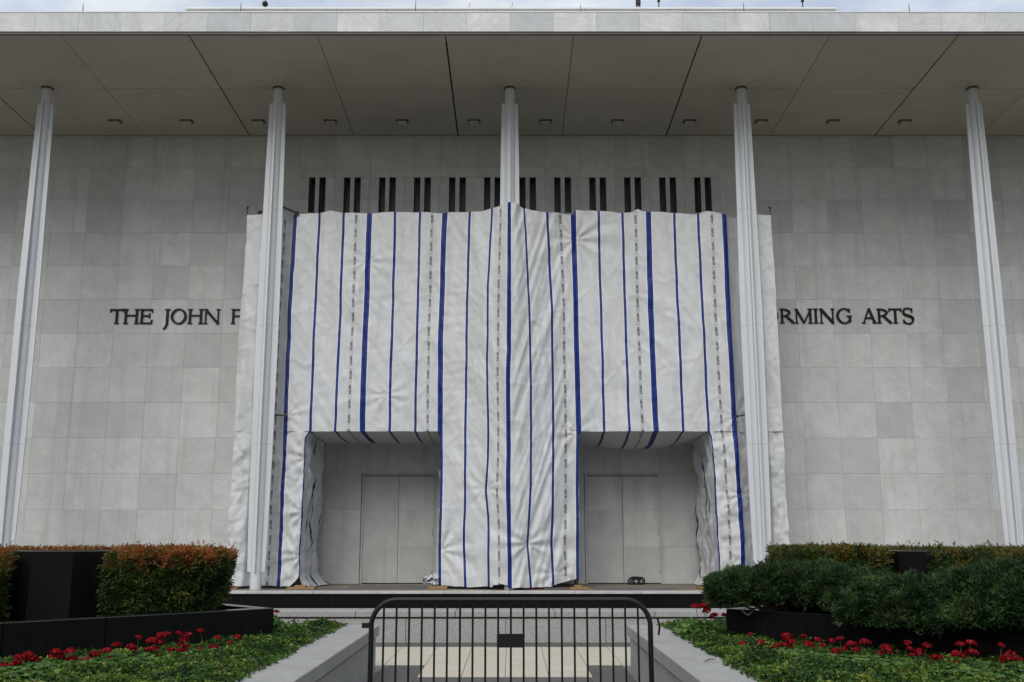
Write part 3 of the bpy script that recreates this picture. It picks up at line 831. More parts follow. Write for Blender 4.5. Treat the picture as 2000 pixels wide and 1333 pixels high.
def glyph(c, w):
    if c == 'I': return stem(w/2 - TK/2)
    if c == 'H': return stem(.08) + stem(w - .08 - TK) + [rect(.08 + TK, w - .08 - TK, .52, .52 + TN)]
    if c == 'T': return stem(w/2 - TK/2, hi=False) + [rect(.03, w - .03, 1 - TN - .01, 1), [(0, .76), (.06, .78), (.11, 1), (.02, 1.03)], [(w, .76), (w - .06, .78), (w - .11, 1), (w - .02, 1.03)]]
    if c == 'E': return stem(.08, s=.07) + [rect(.1, w - .04, 0, TN), rect(.1, w - .06, 1 - TN, 1), rect(.1, w * .74, .5, .5 + TN), [(w - .06, .0), (w - .01, .27), (w - .07, .25), (w - .16, .05)], [(w - .12, 1), (w - .02, 1), (w - .03, .76), (w - .09, .76)], rect(w*.72, w*.72 + .06, .37, .73)]
    if c == 'F': return stem(.08, s=.07) + [rect(.1, w - .05, 1 - TN, 1), rect(.1, w * .74, .48, .48 + TN), [(w - .12, 1), (w - .02, 1), (w - .03, .74), (w - .09, .74)], rect(w*.72, w*.72 + .06, .36, .7)]
    if c == 'J': return [rect(w*.35, w*.35 + TK, .05, 1), rect(w*.1, w, 1 - SF, 1)] + stroke(bez([(w*.35 + TK/2, .08), (w*.35 + TK/2, -.18), (w*.2, -.30), (-.02, -.36)]), [TK - .003*i for i in range(19)])
    if c == 'O': return arc_band(w/2, .5, w/2, .53, 0, 2*math.pi, .155, .085, 44)
    if c == 'N': return stem(.08, w=TN + .01, s=.08) + stem(w - .08 - TN, lo=False, w=TN + .01, s=.08) + stroke([(.10, .98), (w - .09, -.01)], [.17, .17])
    if c == 'M': return [x for x in (stem(.07, hi=False, w=TN, s=.07) + stem(w - .09 - TK, w=TK, s=.08))] + stroke([(.10, .97), (w/2, .02)], [.16, .13]) + stroke([(w - .13, .97), (w/2, .02)], [.10, .09]) + [rect(0, .15, 1 - SF, 1)]
    if c == 'R': return stem(.08, s=.07) + arc_band(.2, .725, w*.58, .275, -math.pi/2, math.pi/2, .14, .08, 22) + stroke([(w*.45, .5), (w*.98, .03)], [.14, .16]) + [rect(w*.86, w + .05, 0, SF)]
    if c == 'A': return stroke([(w*.50, 1.0), (.12, .03)], [.09, .09]) + stroke([(w*.50, 1.02), (w - .12, .03)], [.15, .16]) + [rect(0, .24, 0, SF), rect(w - .28, w, 0, SF), rect(w*.26, w*.72, .32, .32 + TN)]
    if c == 'G': return arc_band(w*.52, .5, w*.52, .53, math.radians(42), math.radians(322), .155, .085, 34) + [rect(w*.80, w*.80 + TK, .08, .46), rect(w*.66, w + .02, .46, .46 + SF), rect(w*.84, w*.90, .72, 1.0)]
    if c == 'S':
        return stroke(bez([(w*.88, .80), (w*.80, 1.08), (w*.08, 1.12), (w*.08, .74)]) + bez([(w*.08, .74), (w*.1, .46), (w*.93, .58), (w*.93, .26)])[1:] + bez([(w*.93, .26), (w*.92, -.11), (w*.15, -.10), (w*.06, .22)])[1:], [.085]*12 + [.11]*7 + [.16]*18 + [.11]*8 + [.085]*10) + [rect(w*.82, w*.90, .74, 1.02), rect(w*.04, w*.12, -.02, .27)]
    return []
def lettering(name, label, items, ytop, ybase):
    yl = D - 0.035
    zb, ztp = P(1000, ybase, yl).z, P(1000, ytop, yl).z
    hgt = ztp - zb
    root = empty(name, (0, D, zb)); tag(root, label, 'sign')
    for c, xa, xb in items:
        X0, X1 = P(xa, (ytop + ybase)/2, yl).x, P(xb, (ytop + ybase)/2, yl).x
        w = (X1 - X0) / hgt
        mb = MB()
        for i, poly in enumerate(glyph(c, w)):
            dep = 0.052 + 0.0006 * (i % 9)
            mb.prism([(X0 + x * hgt, z * hgt) for x, z in poly], -dep, -0.006, 'y')
        mb.build('letter', M['bronze'], root)
lettering('wall_lettering', 'dark raised letters reading THE JOHN F on the marble wall, cut off by the tarpaulin', [('T', 214.5, 241.5), ('H', 241, 271.5), ('E', 272.5, 298.5), ('J', 320.5, 332), ('O', 333.5, 364.5), ('H', 366.5, 397), ('N', 398, 429.5), ('F', 451, 477)], 604, 632.7)
lettering('wall_lettering', 'dark raised letters ending in ARTS on the marble wall beyond the tarpaulin', [('O', 1489, 1520), ('R', 1523, 1550), ('M', 1552.5, 1587.5), ('I', 1587.5, 1599.5), ('N', 1600.5, 1630), ('G', 1633.5, 1663.5), ('A', 1683, 1711.5), ('R', 1712.5, 1740), ('T', 1736, 1761.5), ('S', 1763, 1784.5)], 603, 631.8)

# ------------------------------------------------------------------ scaffold wrapped in white sheeting
zl = P(1000, 843, YT).z                                  # underside of the wrapped lintel
LINES = {                                                # where each printed band hangs (photo survey)
 -0.640: [(418,482.5),(500,478),(600,470.5),(700,465),(843,458),(900,454),(1000,448),(1075,444.5),(1145,438)],
 0.0:    [(418,576.5),(600,565),(740,559),(843,556),(900,553.5),(1000,548.8),(1100,546),(1145,544)],
 0.333:  [(418,625),(600,615.5),(740,610),(842,606.5),(856,598),(930,595),(1000,591),(1060,587.5),(1085,585),(1110,587),(1145,583)],
 0.667:  [(418,671),(600,664.5),(740,658.5),(843,655)],
 1.0:    [(418,721.5),(600,715.5),(740,710),(843,708)],
 1.333:  [(418,772.5),(600,767),(740,763),(843,761)],
 1.667:  [(418,820.5),(600,816),(740,813),(843,811)],
 2.0:    [(415,868.5),(500,865.5),(650,860.5),(843,859.5),(900,860.5),(1000,859),(1075,856),(1145,856.5)],
 2.333:  [(415,917.5),(600,912),(843,909),(1000,908),(1065,905.5),(1145,909)],
 2.667:  [(412,961),(560,953),(700,951.5),(843,953.5),(900,952.5),(958,949),(1010,954),(1145,954.5)],
 3.0:    [(395,995),(680,994),(740,992),(843,993),(1000,993),(1060,994.8),(1145,996)],
 3.333:  [(410,1023),(440,1025),(500,1028.7),(600,1033),(740,1036.8),(950,1036.8),(1040,1031.5),(1065,1029.8),(1100,1033),(1145,1036)],
 3.667:  [(418,1068.5),(600,1077),(843,1080),(1000,1079),(1060,1076),(1145,1080)],
 4.0:    [(415,1120),(500,1122.5),(700,1126),(842,1130),(900,1129.5),(1000,1130),(1145,1131)],
 4.333:  [(415,1168.5),(600,1174),(843,1180)],
 4.667:  [(415,1215.5),(600,1221),(843,1229)],
 5.0:    [(415,1266),(600,1271),(740,1276.5),(843,1281.5)],
 5.333:  [(418,1316.5),(600,1324),(843,1334)],
 5.667:  [(418,1363.5),(600,1371.5),(842,1384),(856,1389),(900,1393),(1000,1398),(1060,1402),(1145,1405)],
 6.0:    [(418,1415),(550,1420.5),(700,1427.8),(800,1433),(843,1435.8),(900,1439),(1000,1447),(1050,1450),(1100,1451),(1145,1454)],
 6.652:  [(418,1506),(600,1517),(700,1522),(843,1529.5),(1000,1539),(1060,1542.5),(1145,1546)],
}
def ridge(s):                       # sheeting pulled forward over the middle column
    return 0.80 * max(0.0, 1 - abs(s - 3.0) / 0.85) ** 1.15
SK = sorted(LINES)
LX = []
for s_ in SK:
    pts = sorted(((P(x, y, YT - ridge(s_)).z, P(x, y, YT - ridge(s_)).x) for y, x in LINES[s_]))
    LX.append((np.array([p[0] for p in pts]), np.array([p[1] for p in pts])))
def tarp_x(s, z):
    i = int(np.clip(np.searchsorted(SK, s, 'right') - 1, 0, len(SK) - 2))
    xa = np.interp(z, *LX[i]); xb = np.interp(z, *LX[i+1])
    t = (s - SK[i]) / (SK[i+1] - SK[i])
    return xa + (xb - xa) * t
TOPY = [(-.667,420),(-.3,418.5),(0,420),(.2,418),(.333,418),(.45,413),(.667,415.5),(1,416),(1.5,415),(2,417),(2.001,414),(2.333,414.5),(2.5,412.5),(2.667,407),(2.8,402.5),(2.9,397),(3,394),(3.1,397),(3.2,401),(3.333,409),(3.5,414.5),(3.667,417),(4,419),(4.001,410),(4.333,414),(4.667,416),(4.8,413.5),(4.86,408.5),(4.93,413),(5.333,417),(5.6,419),(5.78,414),(5.9,416),(6,419),(6.3,419),(6.667,420.5)]
def top_z(s):
    y = np.interp(s, [a for a, _ in TOPY], [b for _, b in TOPY])
    return P(1000, y, YT - ridge(s)).z
def fbm(x, y, z=0.0, o=3): return mn.fractal(Vector((x, y, z)), 0.6, 2.0, o)
PINCH = [(2.03, 1075, 2.6, .05, 0), (0.36, 1085, 1.6, .05, 1), (0.36, 895, 1.5, .04, 2), (0.36, 1000, 1.2, .035, 3), (3.333, 1062, 2.4, .045, 4), (2.667, 955, 1.3, .025, 5), (4.02, 466, 2.2, .05, 6), (1.28, 772, 1.1, .035, 7), (6.03, 965, 1.4, .04, 8), (3.97, 845, 1.3, .035, 9), (0.02, 812, 1.2, .035, 10), (1.0, 510, 1.2, .025, 11), (5.69, 1000, 1.2, .035, 12), (3.7, 1120, 1.2, .04, 13), (6.03, 812, 1.2, .04, 14)]
PZS = [(tarp_x(s_, P(1000, y, YT).z), P(1000, y, YT).z, r, a, k) for s_, y, r, a, k in PINCH]
def tarp_off(s, x, z):
    """how far the cloth stands towards the viewer (m)"""
    o = 0.075 * fbm(s * 1.5, z * 0.16, 3.1)                               # slow billow
    o += 0.048 * fbm(s * 4.5 + 0.25 * z, z * 0.35, 9.2)                   # slack vertical folds
    d = 0.034 * fbm((x * 0.9 + z * 0.55) * 2.2, (z * 0.9 - x * 0.5) * 0.5, 1.7)
    o += d
    o += 0.005 * fbm(x * 6.0, z * 5.0, 6.0, 3)
    o += 0.009 * fbm(x * 1.3 + z * .2, z * 4.2 - x * .6, 12.0, 2)
    cr = mn.noise(Vector((x * 1.1 + z * .75, z * .35 - x * .25, 15.0)))       # a few crisp creases
    o += 0.020 * max(0.0, 1 - abs(cr) / .05)
    cr = mn.noise(Vector((x * .9 - z * .6, z * .5 + x * .2, 19.0)))
    o += 0.016 * max(0.0, 1 - abs(cr) / .045)
    if 3.03 < s < 4.0:                                                   # long slanting drapes beside the middle column
        u = (x - 0.30 * z)
        k = min(1.0, (s - 3.03) / .12) * min(1.0, (4.0 - s) / .35)
        o += k * (0.14 * (1 - abs(mn.noise(Vector((u * 3.4, z * 0.22, 4.4))))) + 0.045 * mn.noise(Vector((u * 9.0, z * 0.5, 8.8))))
    if 2.0 < s < 2.5: o += 0.012 * mn.noise(Vector((x * 1.2, z * 6.0, 2.0)))
    if z < zl and (s < 0.4 or s > 5.6):                                   # crumpled legs
        o += 0.065 * fbm(x * 2.4, z * 1.9, 5.5)
    for X, Z, r, a, k in PZS:
        dx, dz = x - X, z - Z
        q = math.hypot(dx, dz)
        if q < r:
            an = math.atan2(dz, dx)
            fall = (1 - q / r) ** 1.4 * min(1.0, q / 0.10)
            o += 1.5 * a * fall * (0.9 * math.cos(an * 9 + k) * 0.6 + 0.7 * mn.noise(Vector((math.cos(an) * 3.2, math.sin(an) * 3.2, k * 3.3))))
            o -= 0.6 * a * math.exp(-(q / .12) ** 2)
    # cloth tucked back round the side columns
    if -0.42 < s < 0.0: o -= 0.42 * math.sin((s + .42) / .42 * math.pi) ** 0.6
    if 6.03 < s < 6.45: o -= 0.42 * math.sin((s - 6.03) / .42 * math.pi) ** 0.6
    return o
def tarp_pt(s, z):
    x = float(tarp_x(s, z))
    wob = 0.012 * mn.noise(Vector((s * 3.0, z * 1.3, 7.7)))
    return (x + wob, YT - ridge(s) - tarp_off(s, x, z), z)
def hem_z(s):
    b = ZF + 0.045 + 0.05 * (0.5 + 0.5 * fbm(s * 4.0, 0.3, 2.2)) - ridge(s) * 0.0
    if 3.62 < s < 4.0: b += 0.22 * (s - 3.62) / .38
    if 0.2 < s < 0.36: b += 0.30 * (s - .2) / .16
    if 2.72 < s < 2.97: b += 0.07
    return b
class Grid:
    def __init__(s): s.v = []; s.uv = []; s.f = []
    def add(s, cols, nr, fn):
        """fn(c, j) -> (point, (u, v)); cols x nr grid"""
        n = len(s.v)
        for c in range(cols):
            for j in range(nr):
                p, q = fn(c, j); s.v.append(p); s.uv.append(q)
        for c in range(cols - 1):
            for j in range(nr - 1):
                a = n + c * nr + j
                s.f.append((a, a + nr, a + nr + 1, a + 1))
    def build(s, name, mat, parent, origin, thick=0.004):
        me = bpy.data.meshes.new(name)
        o3 = Vector(origin)
        me.from_pydata([tuple(Vector(p) - o3) for p in s.v], [], s.f)
        uvl = me.uv_layers.new(name='UVMap')
        li = np.empty(len(me.loops), dtype=np.int32); me.loops.foreach_get('vertex_index', li)
        uvl.data.foreach_set('uv', np.asarray(s.uv, dtype=np.float32)[li].reshape(-1))
        me.polygons.foreach_set('use_smooth', [True] * len(me.polygons))
        me.materials.append(mat)
        return obj(name, me, None, parent)
TO = (0, YT, ZF)
tarp = empty('scaffold_tarpaulin', TO)
tag(tarp, 'white sheeting with blue bands wrapped round a scaffold portal in front of the entrance', 'tarpaulin')
DS, DZ = 0.020, 0.050
def srange(a, b):
    k = max(2, int(round((b - a) / DS)) + 1)
    return np.linspace(a, b, k)
OPEN = ((0.333, 2.0), (4.0, 5.667))
for i in range(-1, 7):
    a, b = max(-0.640, float(i)), min(6.652, i + 1.0)
    gr = Grid()
    eps = 1e-4
    ss = srange(a + eps, b - eps)
    nr = int(10.0 / DZ)
    lap = 0.012 * (i % 2)                             # sheets overlap a little in depth
    nz = int((P(1000,415,YT).z - zl) / DZ)
    def up(c, j):
        s_ = ss[c]; z = zl + (top_z(s_) - zl) * j / (nz - 1)
        p = tarp_pt(s_, z); return (p[0], p[1] - lap, p[2]), (s_, z)
    gr.add(len(ss), nz, up)
    # turned over the top tube
    def lid(c, j):
        s_ = ss[c]; z = top_z(s_); p = tarp_pt(s_, z)
        return (p[0], p[1] - lap + 0.09 * j, p[2] + 0.03 * math.sin(j * .8) - 0.02 * j), (s_, z + .09 * j)
    gr.add(len(ss), 6, lid)
    # legs below the lintel
    spans = []
    for (u, v) in ((-0.640, OPEN[0][0]), (OPEN[0][1], OPEN[1][0]), (OPEN[1][1], 6.652)):
        u2, v2 = max(u, a), min(v, b)
        if v2 - u2 > 0.05: spans.append((u2, v2))
    for u, v in spans:
        s2 = srange(u + eps, v - eps); nl = int((zl - ZF) / DZ)
        def down(c, j):
            s_ = s2[c]; z = hem_z(s_) + (zl - 0.0005 - hem_z(s_)) * j / (nl - 1)
            p = tarp_pt(s_, z)
            fl = max(0.0, 1 - (z - ZF) / 0.5)
            return (p[0], p[1] - lap - 0.06 * fl * mn.noise(Vector((s_ * 5, 0.2, 1.1))), p[2]), (s_, z)
        gr.add(len(s2), nl, down)
    # soffit of the lintel, sagging
    for k, (u, v) in enumerate(OPEN):
        u2, v2 = max(u, a), min(v, b)
        if v2 - u2 > 0.05:
            s2 = srange(u2 + eps, v2 - eps)
            def under(c, j):
                s_ = s2[c]; q = j / 23.0
                p = tarp_pt(s_, zl)
                m = (s_ - u) / (v - u)
                sag = (0.10 if k == 0 else 0.30 * math.sin(math.pi * min(1, max(0, m))) ** .7) * math.sin(math.pi * min(1.0, q * 0.62)) + 0.02 * fbm(s_ * 4, q * 3, 2.0)
                yb = p[1] - lap + 0.002 + (D - 0.35 - YT) * q
                return (p[0], yb, zl - 0.001 - sag * min(1, q * 4)), (s_, zl - 2.6 * q)
            gr.add(len(s2), 24, under)
    gr.build('sheet', M['tarp'], tarp, TO)
# returns of the legs into the openings
def return_sheet(s_edge, sgn, flare):
    gr = Grid()
    nq, nz = 70, int((zl - ZF) / 0.045)
    def fn(c, j):
        q = c / (nq - 1); z = ZF + 0.03 + (zl - 0.02 - ZF - 0.03) * j / (nz - 1)
        p = tarp_pt(s_edge, max(z, hem_z(s_edge)))
        x = p[0] + sgn * (-0.004 + 0.07 * math.sin(q * 9 + 1.5 * mn.noise(Vector((q * 2, z * .7, s_edge)))) * q + 0.085 * fbm(q * 6, z * 1.3, s_edge + 1.0) * min(1, q * 6))
        low = max(0.0, 1 - (z - ZF) / 0.45)
        x += sgn * flare * low * low * (0.3 + q * .7)
        y = p[1] + 0.004 + (D - 0.25 - YT) * q - 0.5 * low * low * q * (flare > 0)
        zz = z + 0.03 * mn.noise(Vector((q * 7, 1.0, s_edge))) * low
        return (x, y, zz), (s_edge + (1 if sgn > 0 else -1) * (q * 1.0 + (0.43 if q > .43 + .05 * mn.noise(Vector((z * .5, 1.0, s_edge))) else 0) + 0.03 * fbm(z * 1.1, q * 2, 5.0)), z)
    gr.add(nq, nz, fn)
    gr.build('return_sheet', M['tarp'], tarp, TO)
return_sheet(OPEN[0][0], 1, 0.50)
return_sheet(OPEN[0][1], -1, 0.0)
return_sheet(OPEN[1][0], 1, 0.0)
return_sheet(OPEN[1][1], -1, 0.30)
def side_sheet(s_edge, sgn):
    gr = Grid(); nz = int((P(1000, 419, YT).z - ZF) / 0.08)
    def fn(c, j):
        q = c / 29.0; z = ZF + 0.05 + (top_z(s_edge) - ZF - 0.05) * j / (nz - 1)
        p = tarp_pt(s_edge, z)
        return (p[0] + sgn * (0.004 + 0.03 * fbm(q * 4, z * .6, 3.3) * min(1, q * 5)), p[1] + 0.003 + (D - 0.3 - YT) * q, z), (s_edge + sgn * q * 1.2, z)
    gr.add(30, nz, fn)
    gr.build('side_sheet', M['tarp'], tarp, TO)
side_sheet(-0.640, -0.2); side_sheet(6.652, -0.4)
# loose tail of sheeting blown round the foot of the middle leg
gr = Grid()
def tail(c, j):
    u, v = c / 24.0, j / 24.0
    base = P(856 - 32 * v, 1143 - 26 * u * (1 - .5 * v), YT - 0.1)
    return (base.x + .05 * fbm(u * 3, v * 3, 1.0), YT - .02 + .25 * fbm(u * 2.5, v * 2.5, 6.0) + .25 * v, ZF + .03 + (base.z - ZF) * .9 + .05 * fbm(u * 4, v * 4, 8.0)), (2.1 + u * .5, v)
gr.add(25, 25, tail)
gr.build('loose_tail', M['tarp'], tarp, TO)

# scaffold tubes that show past the sheeting
def tube_thing(name, a, b, r, label):
    o = MB().tube([Vector(a) - Vector(a), (Vector(b) - Vector(a)) * .5, Vector(b) - Vector(a)], r, 10).build(name, M['darksteel'], None, smooth=50)
    o.location = a
    c = MB().tube([(0, -.045, -.03), (0, .045, .03)], r * 1.7, 10); o2 = c.build('coupler', M['darksteel'], o, smooth=50)
    o2.location = (Vector(b) - Vector(a)) * .93
    return tag(o, label, 'scaffold tube')
tube_thing('scaffold_tube', P(483, 424, YT + .3), P(483.5, 405, YT + .3), .02, 'thin upright tube end at the top left corner of the sheeting')
tube_thing('scaffold_tube', P(1505, 424, YT + .3), P(1503.5, 405, YT + .3), .02, 'thin upright tube end at the top right corner of the sheeting')
tube_thing('scaffold_tube', P(541, 400, YT + .35), P(583, 418, YT - .12), .035, 'dark slanting scaffold tube above the sheeting right of the left inner column')
tube_thing('scaffold_tube', P(538, 401, YT + .35), P(505, 417, YT + .1), .035, 'dark slanting scaffold tube above the sheeting left of the left inner column')
tube_thing('scaffold_tube', P(520, 810, YT - .05), P(561, 812, YT - .14), .028, 'dark tie tube poking out beside the left column at mid height')
tube_thing('scaffold_tube', P(1470, 811, YT - .05), P(1437, 813, YT - .16), .02, 'dark tie rod slotted through the sheeting beside the right inner column')

# timber sole boards under the legs
def boards(px0, px1, py, depth, h, mat, label, extra=None, rot=0.0):
    a, b = P(px0, py, YT - .25), P(px1, py, YT - .25)
    root = empty('sole_board', ((a.x + b.x) / 2, YT - .05, ZF), rot)
    w = (b.x - a.x) / 2
    MB().box(-w, w, -depth, depth, 0.001, h).build('plank', mat, root, bevel=.006)
    if extra: MB().box(-w * .5, w * .35, -depth * .7, depth * .6, h + .001, h + .05).build('plank', M[extra], root, bevel=.006)
    for q in (-.6, .55): MB().tube([(w * q, -depth * .3, h), (w * q, -depth * .3, h + .035)], .012, 6).build('nail_head', M['darksteel'], root)
    return tag(root, label, 'plank')
boards(444, 462, 1148, .22, .05, M['wood'], 'timber sole board under the leftmost foot of the sheeting', 'wood')
boards(560, 614, 1148, .30, .05, M['wood'], 'timber sole board at the left side of the left opening', 'wood', 0.05)
boards(838, 874, 1147, .30, .075, M['wood'], 'orange timber sole board under the left corner of the middle leg', None, -.04)
boards(1113, 1148, 1147, .32, .05, M['wood'], 'timber sole board under the right corner of the middle leg', 'wood', .04)
boards(1062, 1111, 1149, .30, .045, M['greywood'], 'grey brown board lying under the middle leg', None, .0)
boards(1035, 1060, 1150, .28, .03, M['redwood'], 'red board lying under the middle leg', None, .0)
boards(1366, 1392, 1147, .28, .06, M['wood'], 'timber sole board at the right side of the right opening', 'wood', .1)

# coil of black cable by the right door
rc = random.Random(5)
cc = P(1242, 1141, D - .35)
ce = empty('cable_coil', (cc.x, D - .42, ZF))
tag(ce, 'heap of coiled black cable on the terrace against the right door', 'cable')
for k in range(9):
    pts = []
    r, tx, tz = rc.uniform(.11, .19), rc.uniform(-.4, .4), rc.uniform(.5, 1.35)
    ox, oy = rc.uniform(-.10, .10), rc.uniform(-.06, .06)
    mtx = Matrix.Rotation(tz, 3, 'X') @ Matrix.Rotation(tx, 3, 'Y')
    for i in range(25):
        an = 2 * math.pi * i / 24
        v = mtx @ Vector((r * math.cos(an), r * math.sin(an) * .75, 0))
        pts.append(Vector((v.x + ox, v.y + oy, max(.016, v.z + r * math.sin(tz) * .6 + .01))))
    MB().tube(pts, .016, 6).build('cable_loop', M['cable'], ce, smooth='all')

# ------------------------------------------------------------------ things on the roof edge
def rod(px, py0, Y, label):
    b = P(px, py0, Y); zb = zf1 if Y < YF + 1 else zp1
    root = empty('lightning_rod', (b.x, Y, zb)); tag(root, label, 'lightning rod', 'lightning rods on the roof edge')
    MB().box(-.05, .05, -.05, .05, 0.001, .04).build('base', M['lamp_metal'], root, bevel=.008)
    top = P(px, py0, Y).z - zb
    MB().tube([(0, 0, .04), (0, 0, top * .6), (0, 0, top)], [.016, .012, .006], 6).build('spike', M['lamp_metal'], root)
ORD = ['leftmost', 'second', 'third', 'fourth', 'fifth', 'rightmost']
for k, (px, py) in enumerate(((163, 7), (471, 5), (812, 1), (1134, 8), (1452, 5), (1775, 7))):
    rod(px, py, YF + .25, '%s lightning rod %sstanding on the pale roof edge' % (ORD[k], 'from the left ' if 0 < k < 5 else ''))
def on_roof(name, px, label, cat, build):
    b = P(px, 16, YP + .2); root = empty(name, (b.x, YP + .2, zp1)); tag(root, label, cat); build(root)
def ball_cam(r):
    MB().tube([(0, 0, 0), (0, 0, .20)], .03, 8).build('pole', M['lamp_metal'], r)
    bm = bmesh.new(); bmesh.ops.create_uvsphere(bm, u_segments=14, v_segments=10, radius=.11)
    me = bpy.data.meshes.new('dome'); bm.to_mesh(me); bm.free()
    obj('dome', me, M['blackmetal'], r, (-.03, 0, .28))
    MB().tube([(-.03, 0, .36), (0, 0, .62)], .02, 8).build('arm', M['lamp_metal'], r)
on_roof('security_camera', 519, 'black dome camera on a short pole above the left end of the upper roof', 'camera', ball_cam)
def white_box(tilt):
    def f(r):
        o = MB().box(-.10, .10, -.08, .08, 0.0, .16).build('housing', M['roofwhite'], r, bevel=.012); o.rotation_euler = (0, tilt, 0); o.location = (0, 0, .01)
        MB().box(-.07, .07, -.083, -.081, .03, .13).build('lens', M['lamp_lens'], o)
        MB().tube([(0, 0, .15), (0, .02, .3)], .012, 6).build('bracket', M['lamp_metal'], o)
    return f
on_roof('floodlight', 917, 'small upright white floodlight box on the upper roof', 'floodlight', white_box(0))
on_roof('floodlight', 998, 'small tilted white floodlight box above the middle column', 'floodlight', white_box(.18))
def dark_dev(r):
    MB().box(-.1, .1, -.1, .1, .0, .07).build('base', M['greywood'], r, bevel=.006)
    MB().tube([(-.05, 0, .07), (-.06, 0, .45)], .035, 8).build('post', M['blackmetal'], r)
    MB().tube([(.05, 0, .07), (.03, 0, .45)], .035, 8).build('post', M['blackmetal'], r)
    MB().box(-.09, .08, -.06, .06, .25, .5).build('housing', M['blackmetal'], r, bevel=.01)
on_roof('roof_antenna', 1247, 'dark boxy antenna with two posts on the upper roof', 'antenna', dark_dev)
def stand(r):
    MB().box(-.09, .09, -.05, .05, .0, .03).build('foot', M['blackmetal'], r)
    MB().tube([(0, 0, .03), (0, 0, .6)], .022, 8).build('post', M['blackmetal'], r)
    MB().box(-.05, .05, -.03, .03, .36, .44).build('head', M['blackmetal'], r)
on_roof('roof_post', 1287, 'thin dark post with a flat foot on the upper roof', 'post', stand)
on_roof('roof_post', 1568, 'thin dark post near the right end of the upper roof', 'post', stand)

# ------------------------------------------------------------------ crowd barrier in the middle of the path
YB = 8.35
bw0, bw1 = P(719, 1280, YB).x, P(1276.5, 1280, YB).x
zb1 = P(1000, 1172, YB).z - .0
bar = empty('crowd_barrier', ((bw0 + bw1) / 2, YB, 0), 0)
tag(bar, 'black steel crowd barrier with rounded corners standing across the path', 'barrier')
hw = (bw1 - bw0) / 2 - .02; R = .20; RT = .0205
pts = [(-hw, 0, .16), (-hw, 0, zb1 - R)]
for i in range(1, 13):
    a = math.pi - i / 12 * math.pi / 2
    pts.append((-hw + R + R * math.cos(a), 0, zb1 - R + R * math.sin(a)))
for i in range(0, 13):
    a = math.pi / 2 - i / 12 * math.pi / 2
    pts.append((hw - R + R * math.cos(a), 0, zb1 - R + R * math.sin(a)))
pts += [(hw, 0, .16), (hw - .001, 0, .159)]
MB().tube(pts, RT, 12).build('frame', M['blackmetal'], bar, smooth=60)
MB().tube([(-hw, 0, .18), (0, 0, .18), (hw, 0, .18)], RT * .9, 12).build('bottom_rail', M['blackmetal'], bar, smooth=60)
bxs = [P(749.4 + 24.84 * k, 1220, YB).x - (bw0 + bw1) / 2 for k in range(21)]
for x in bxs:
    zt_ = zb1
    if abs(x) > hw - R: zt_ = zb1 - R + math.sqrt(max(0, R*R - (abs(x) - (hw - R))**2))
    MB().tube([(x, 0, .18), (x, 0, (zt_ + .18) / 2), (x, 0, zt_ - .006)], .0085, 8).build('bar', M['blackmetal'], bar, smooth=60)
pa, pb = P(970.5, 1238, YB), P(1022.5, 1265, YB)
MB().box(pa.x - (bw0+bw1)/2, pb.x - (bw0+bw1)/2, -.016, -.012, pb.z, pa.z).build('name_plate', M['blackmetal'], bar, bevel=.0015)
la = P(712, 1222, YB).z
MB().box(-hw - .075, -hw + .01, -.012, .012, la - .02, la + .02).build('lug', M['blackmetal'], bar, bevel=.003)
h0 = P(1283, 1207, YB).z; h1 = P(1292, 1241, YB).z
MB().tube([(hw, 0, h0), (hw + .04, 0, h0), (hw + .062, 0, h0 - .012), (hw + .068, 0, h0 - .04), (hw + .074, 0, (h0 + h1)/2), (hw + .064, 0, h1)], .0085, 8).build('hook', M['blackmetal'], bar, smooth=60)
for sx in (-1, 1):
    MB().tube([(sx * (hw - .12), -.34, .012), (sx * (hw - .12), -.28, .03), (sx * (hw - .12), 0, .16), (sx * (hw - .12), .28, .03), (sx * (hw - .12), .34, .012)], .016, 8).build('foot', M['blackmetal'], bar, smooth=60)

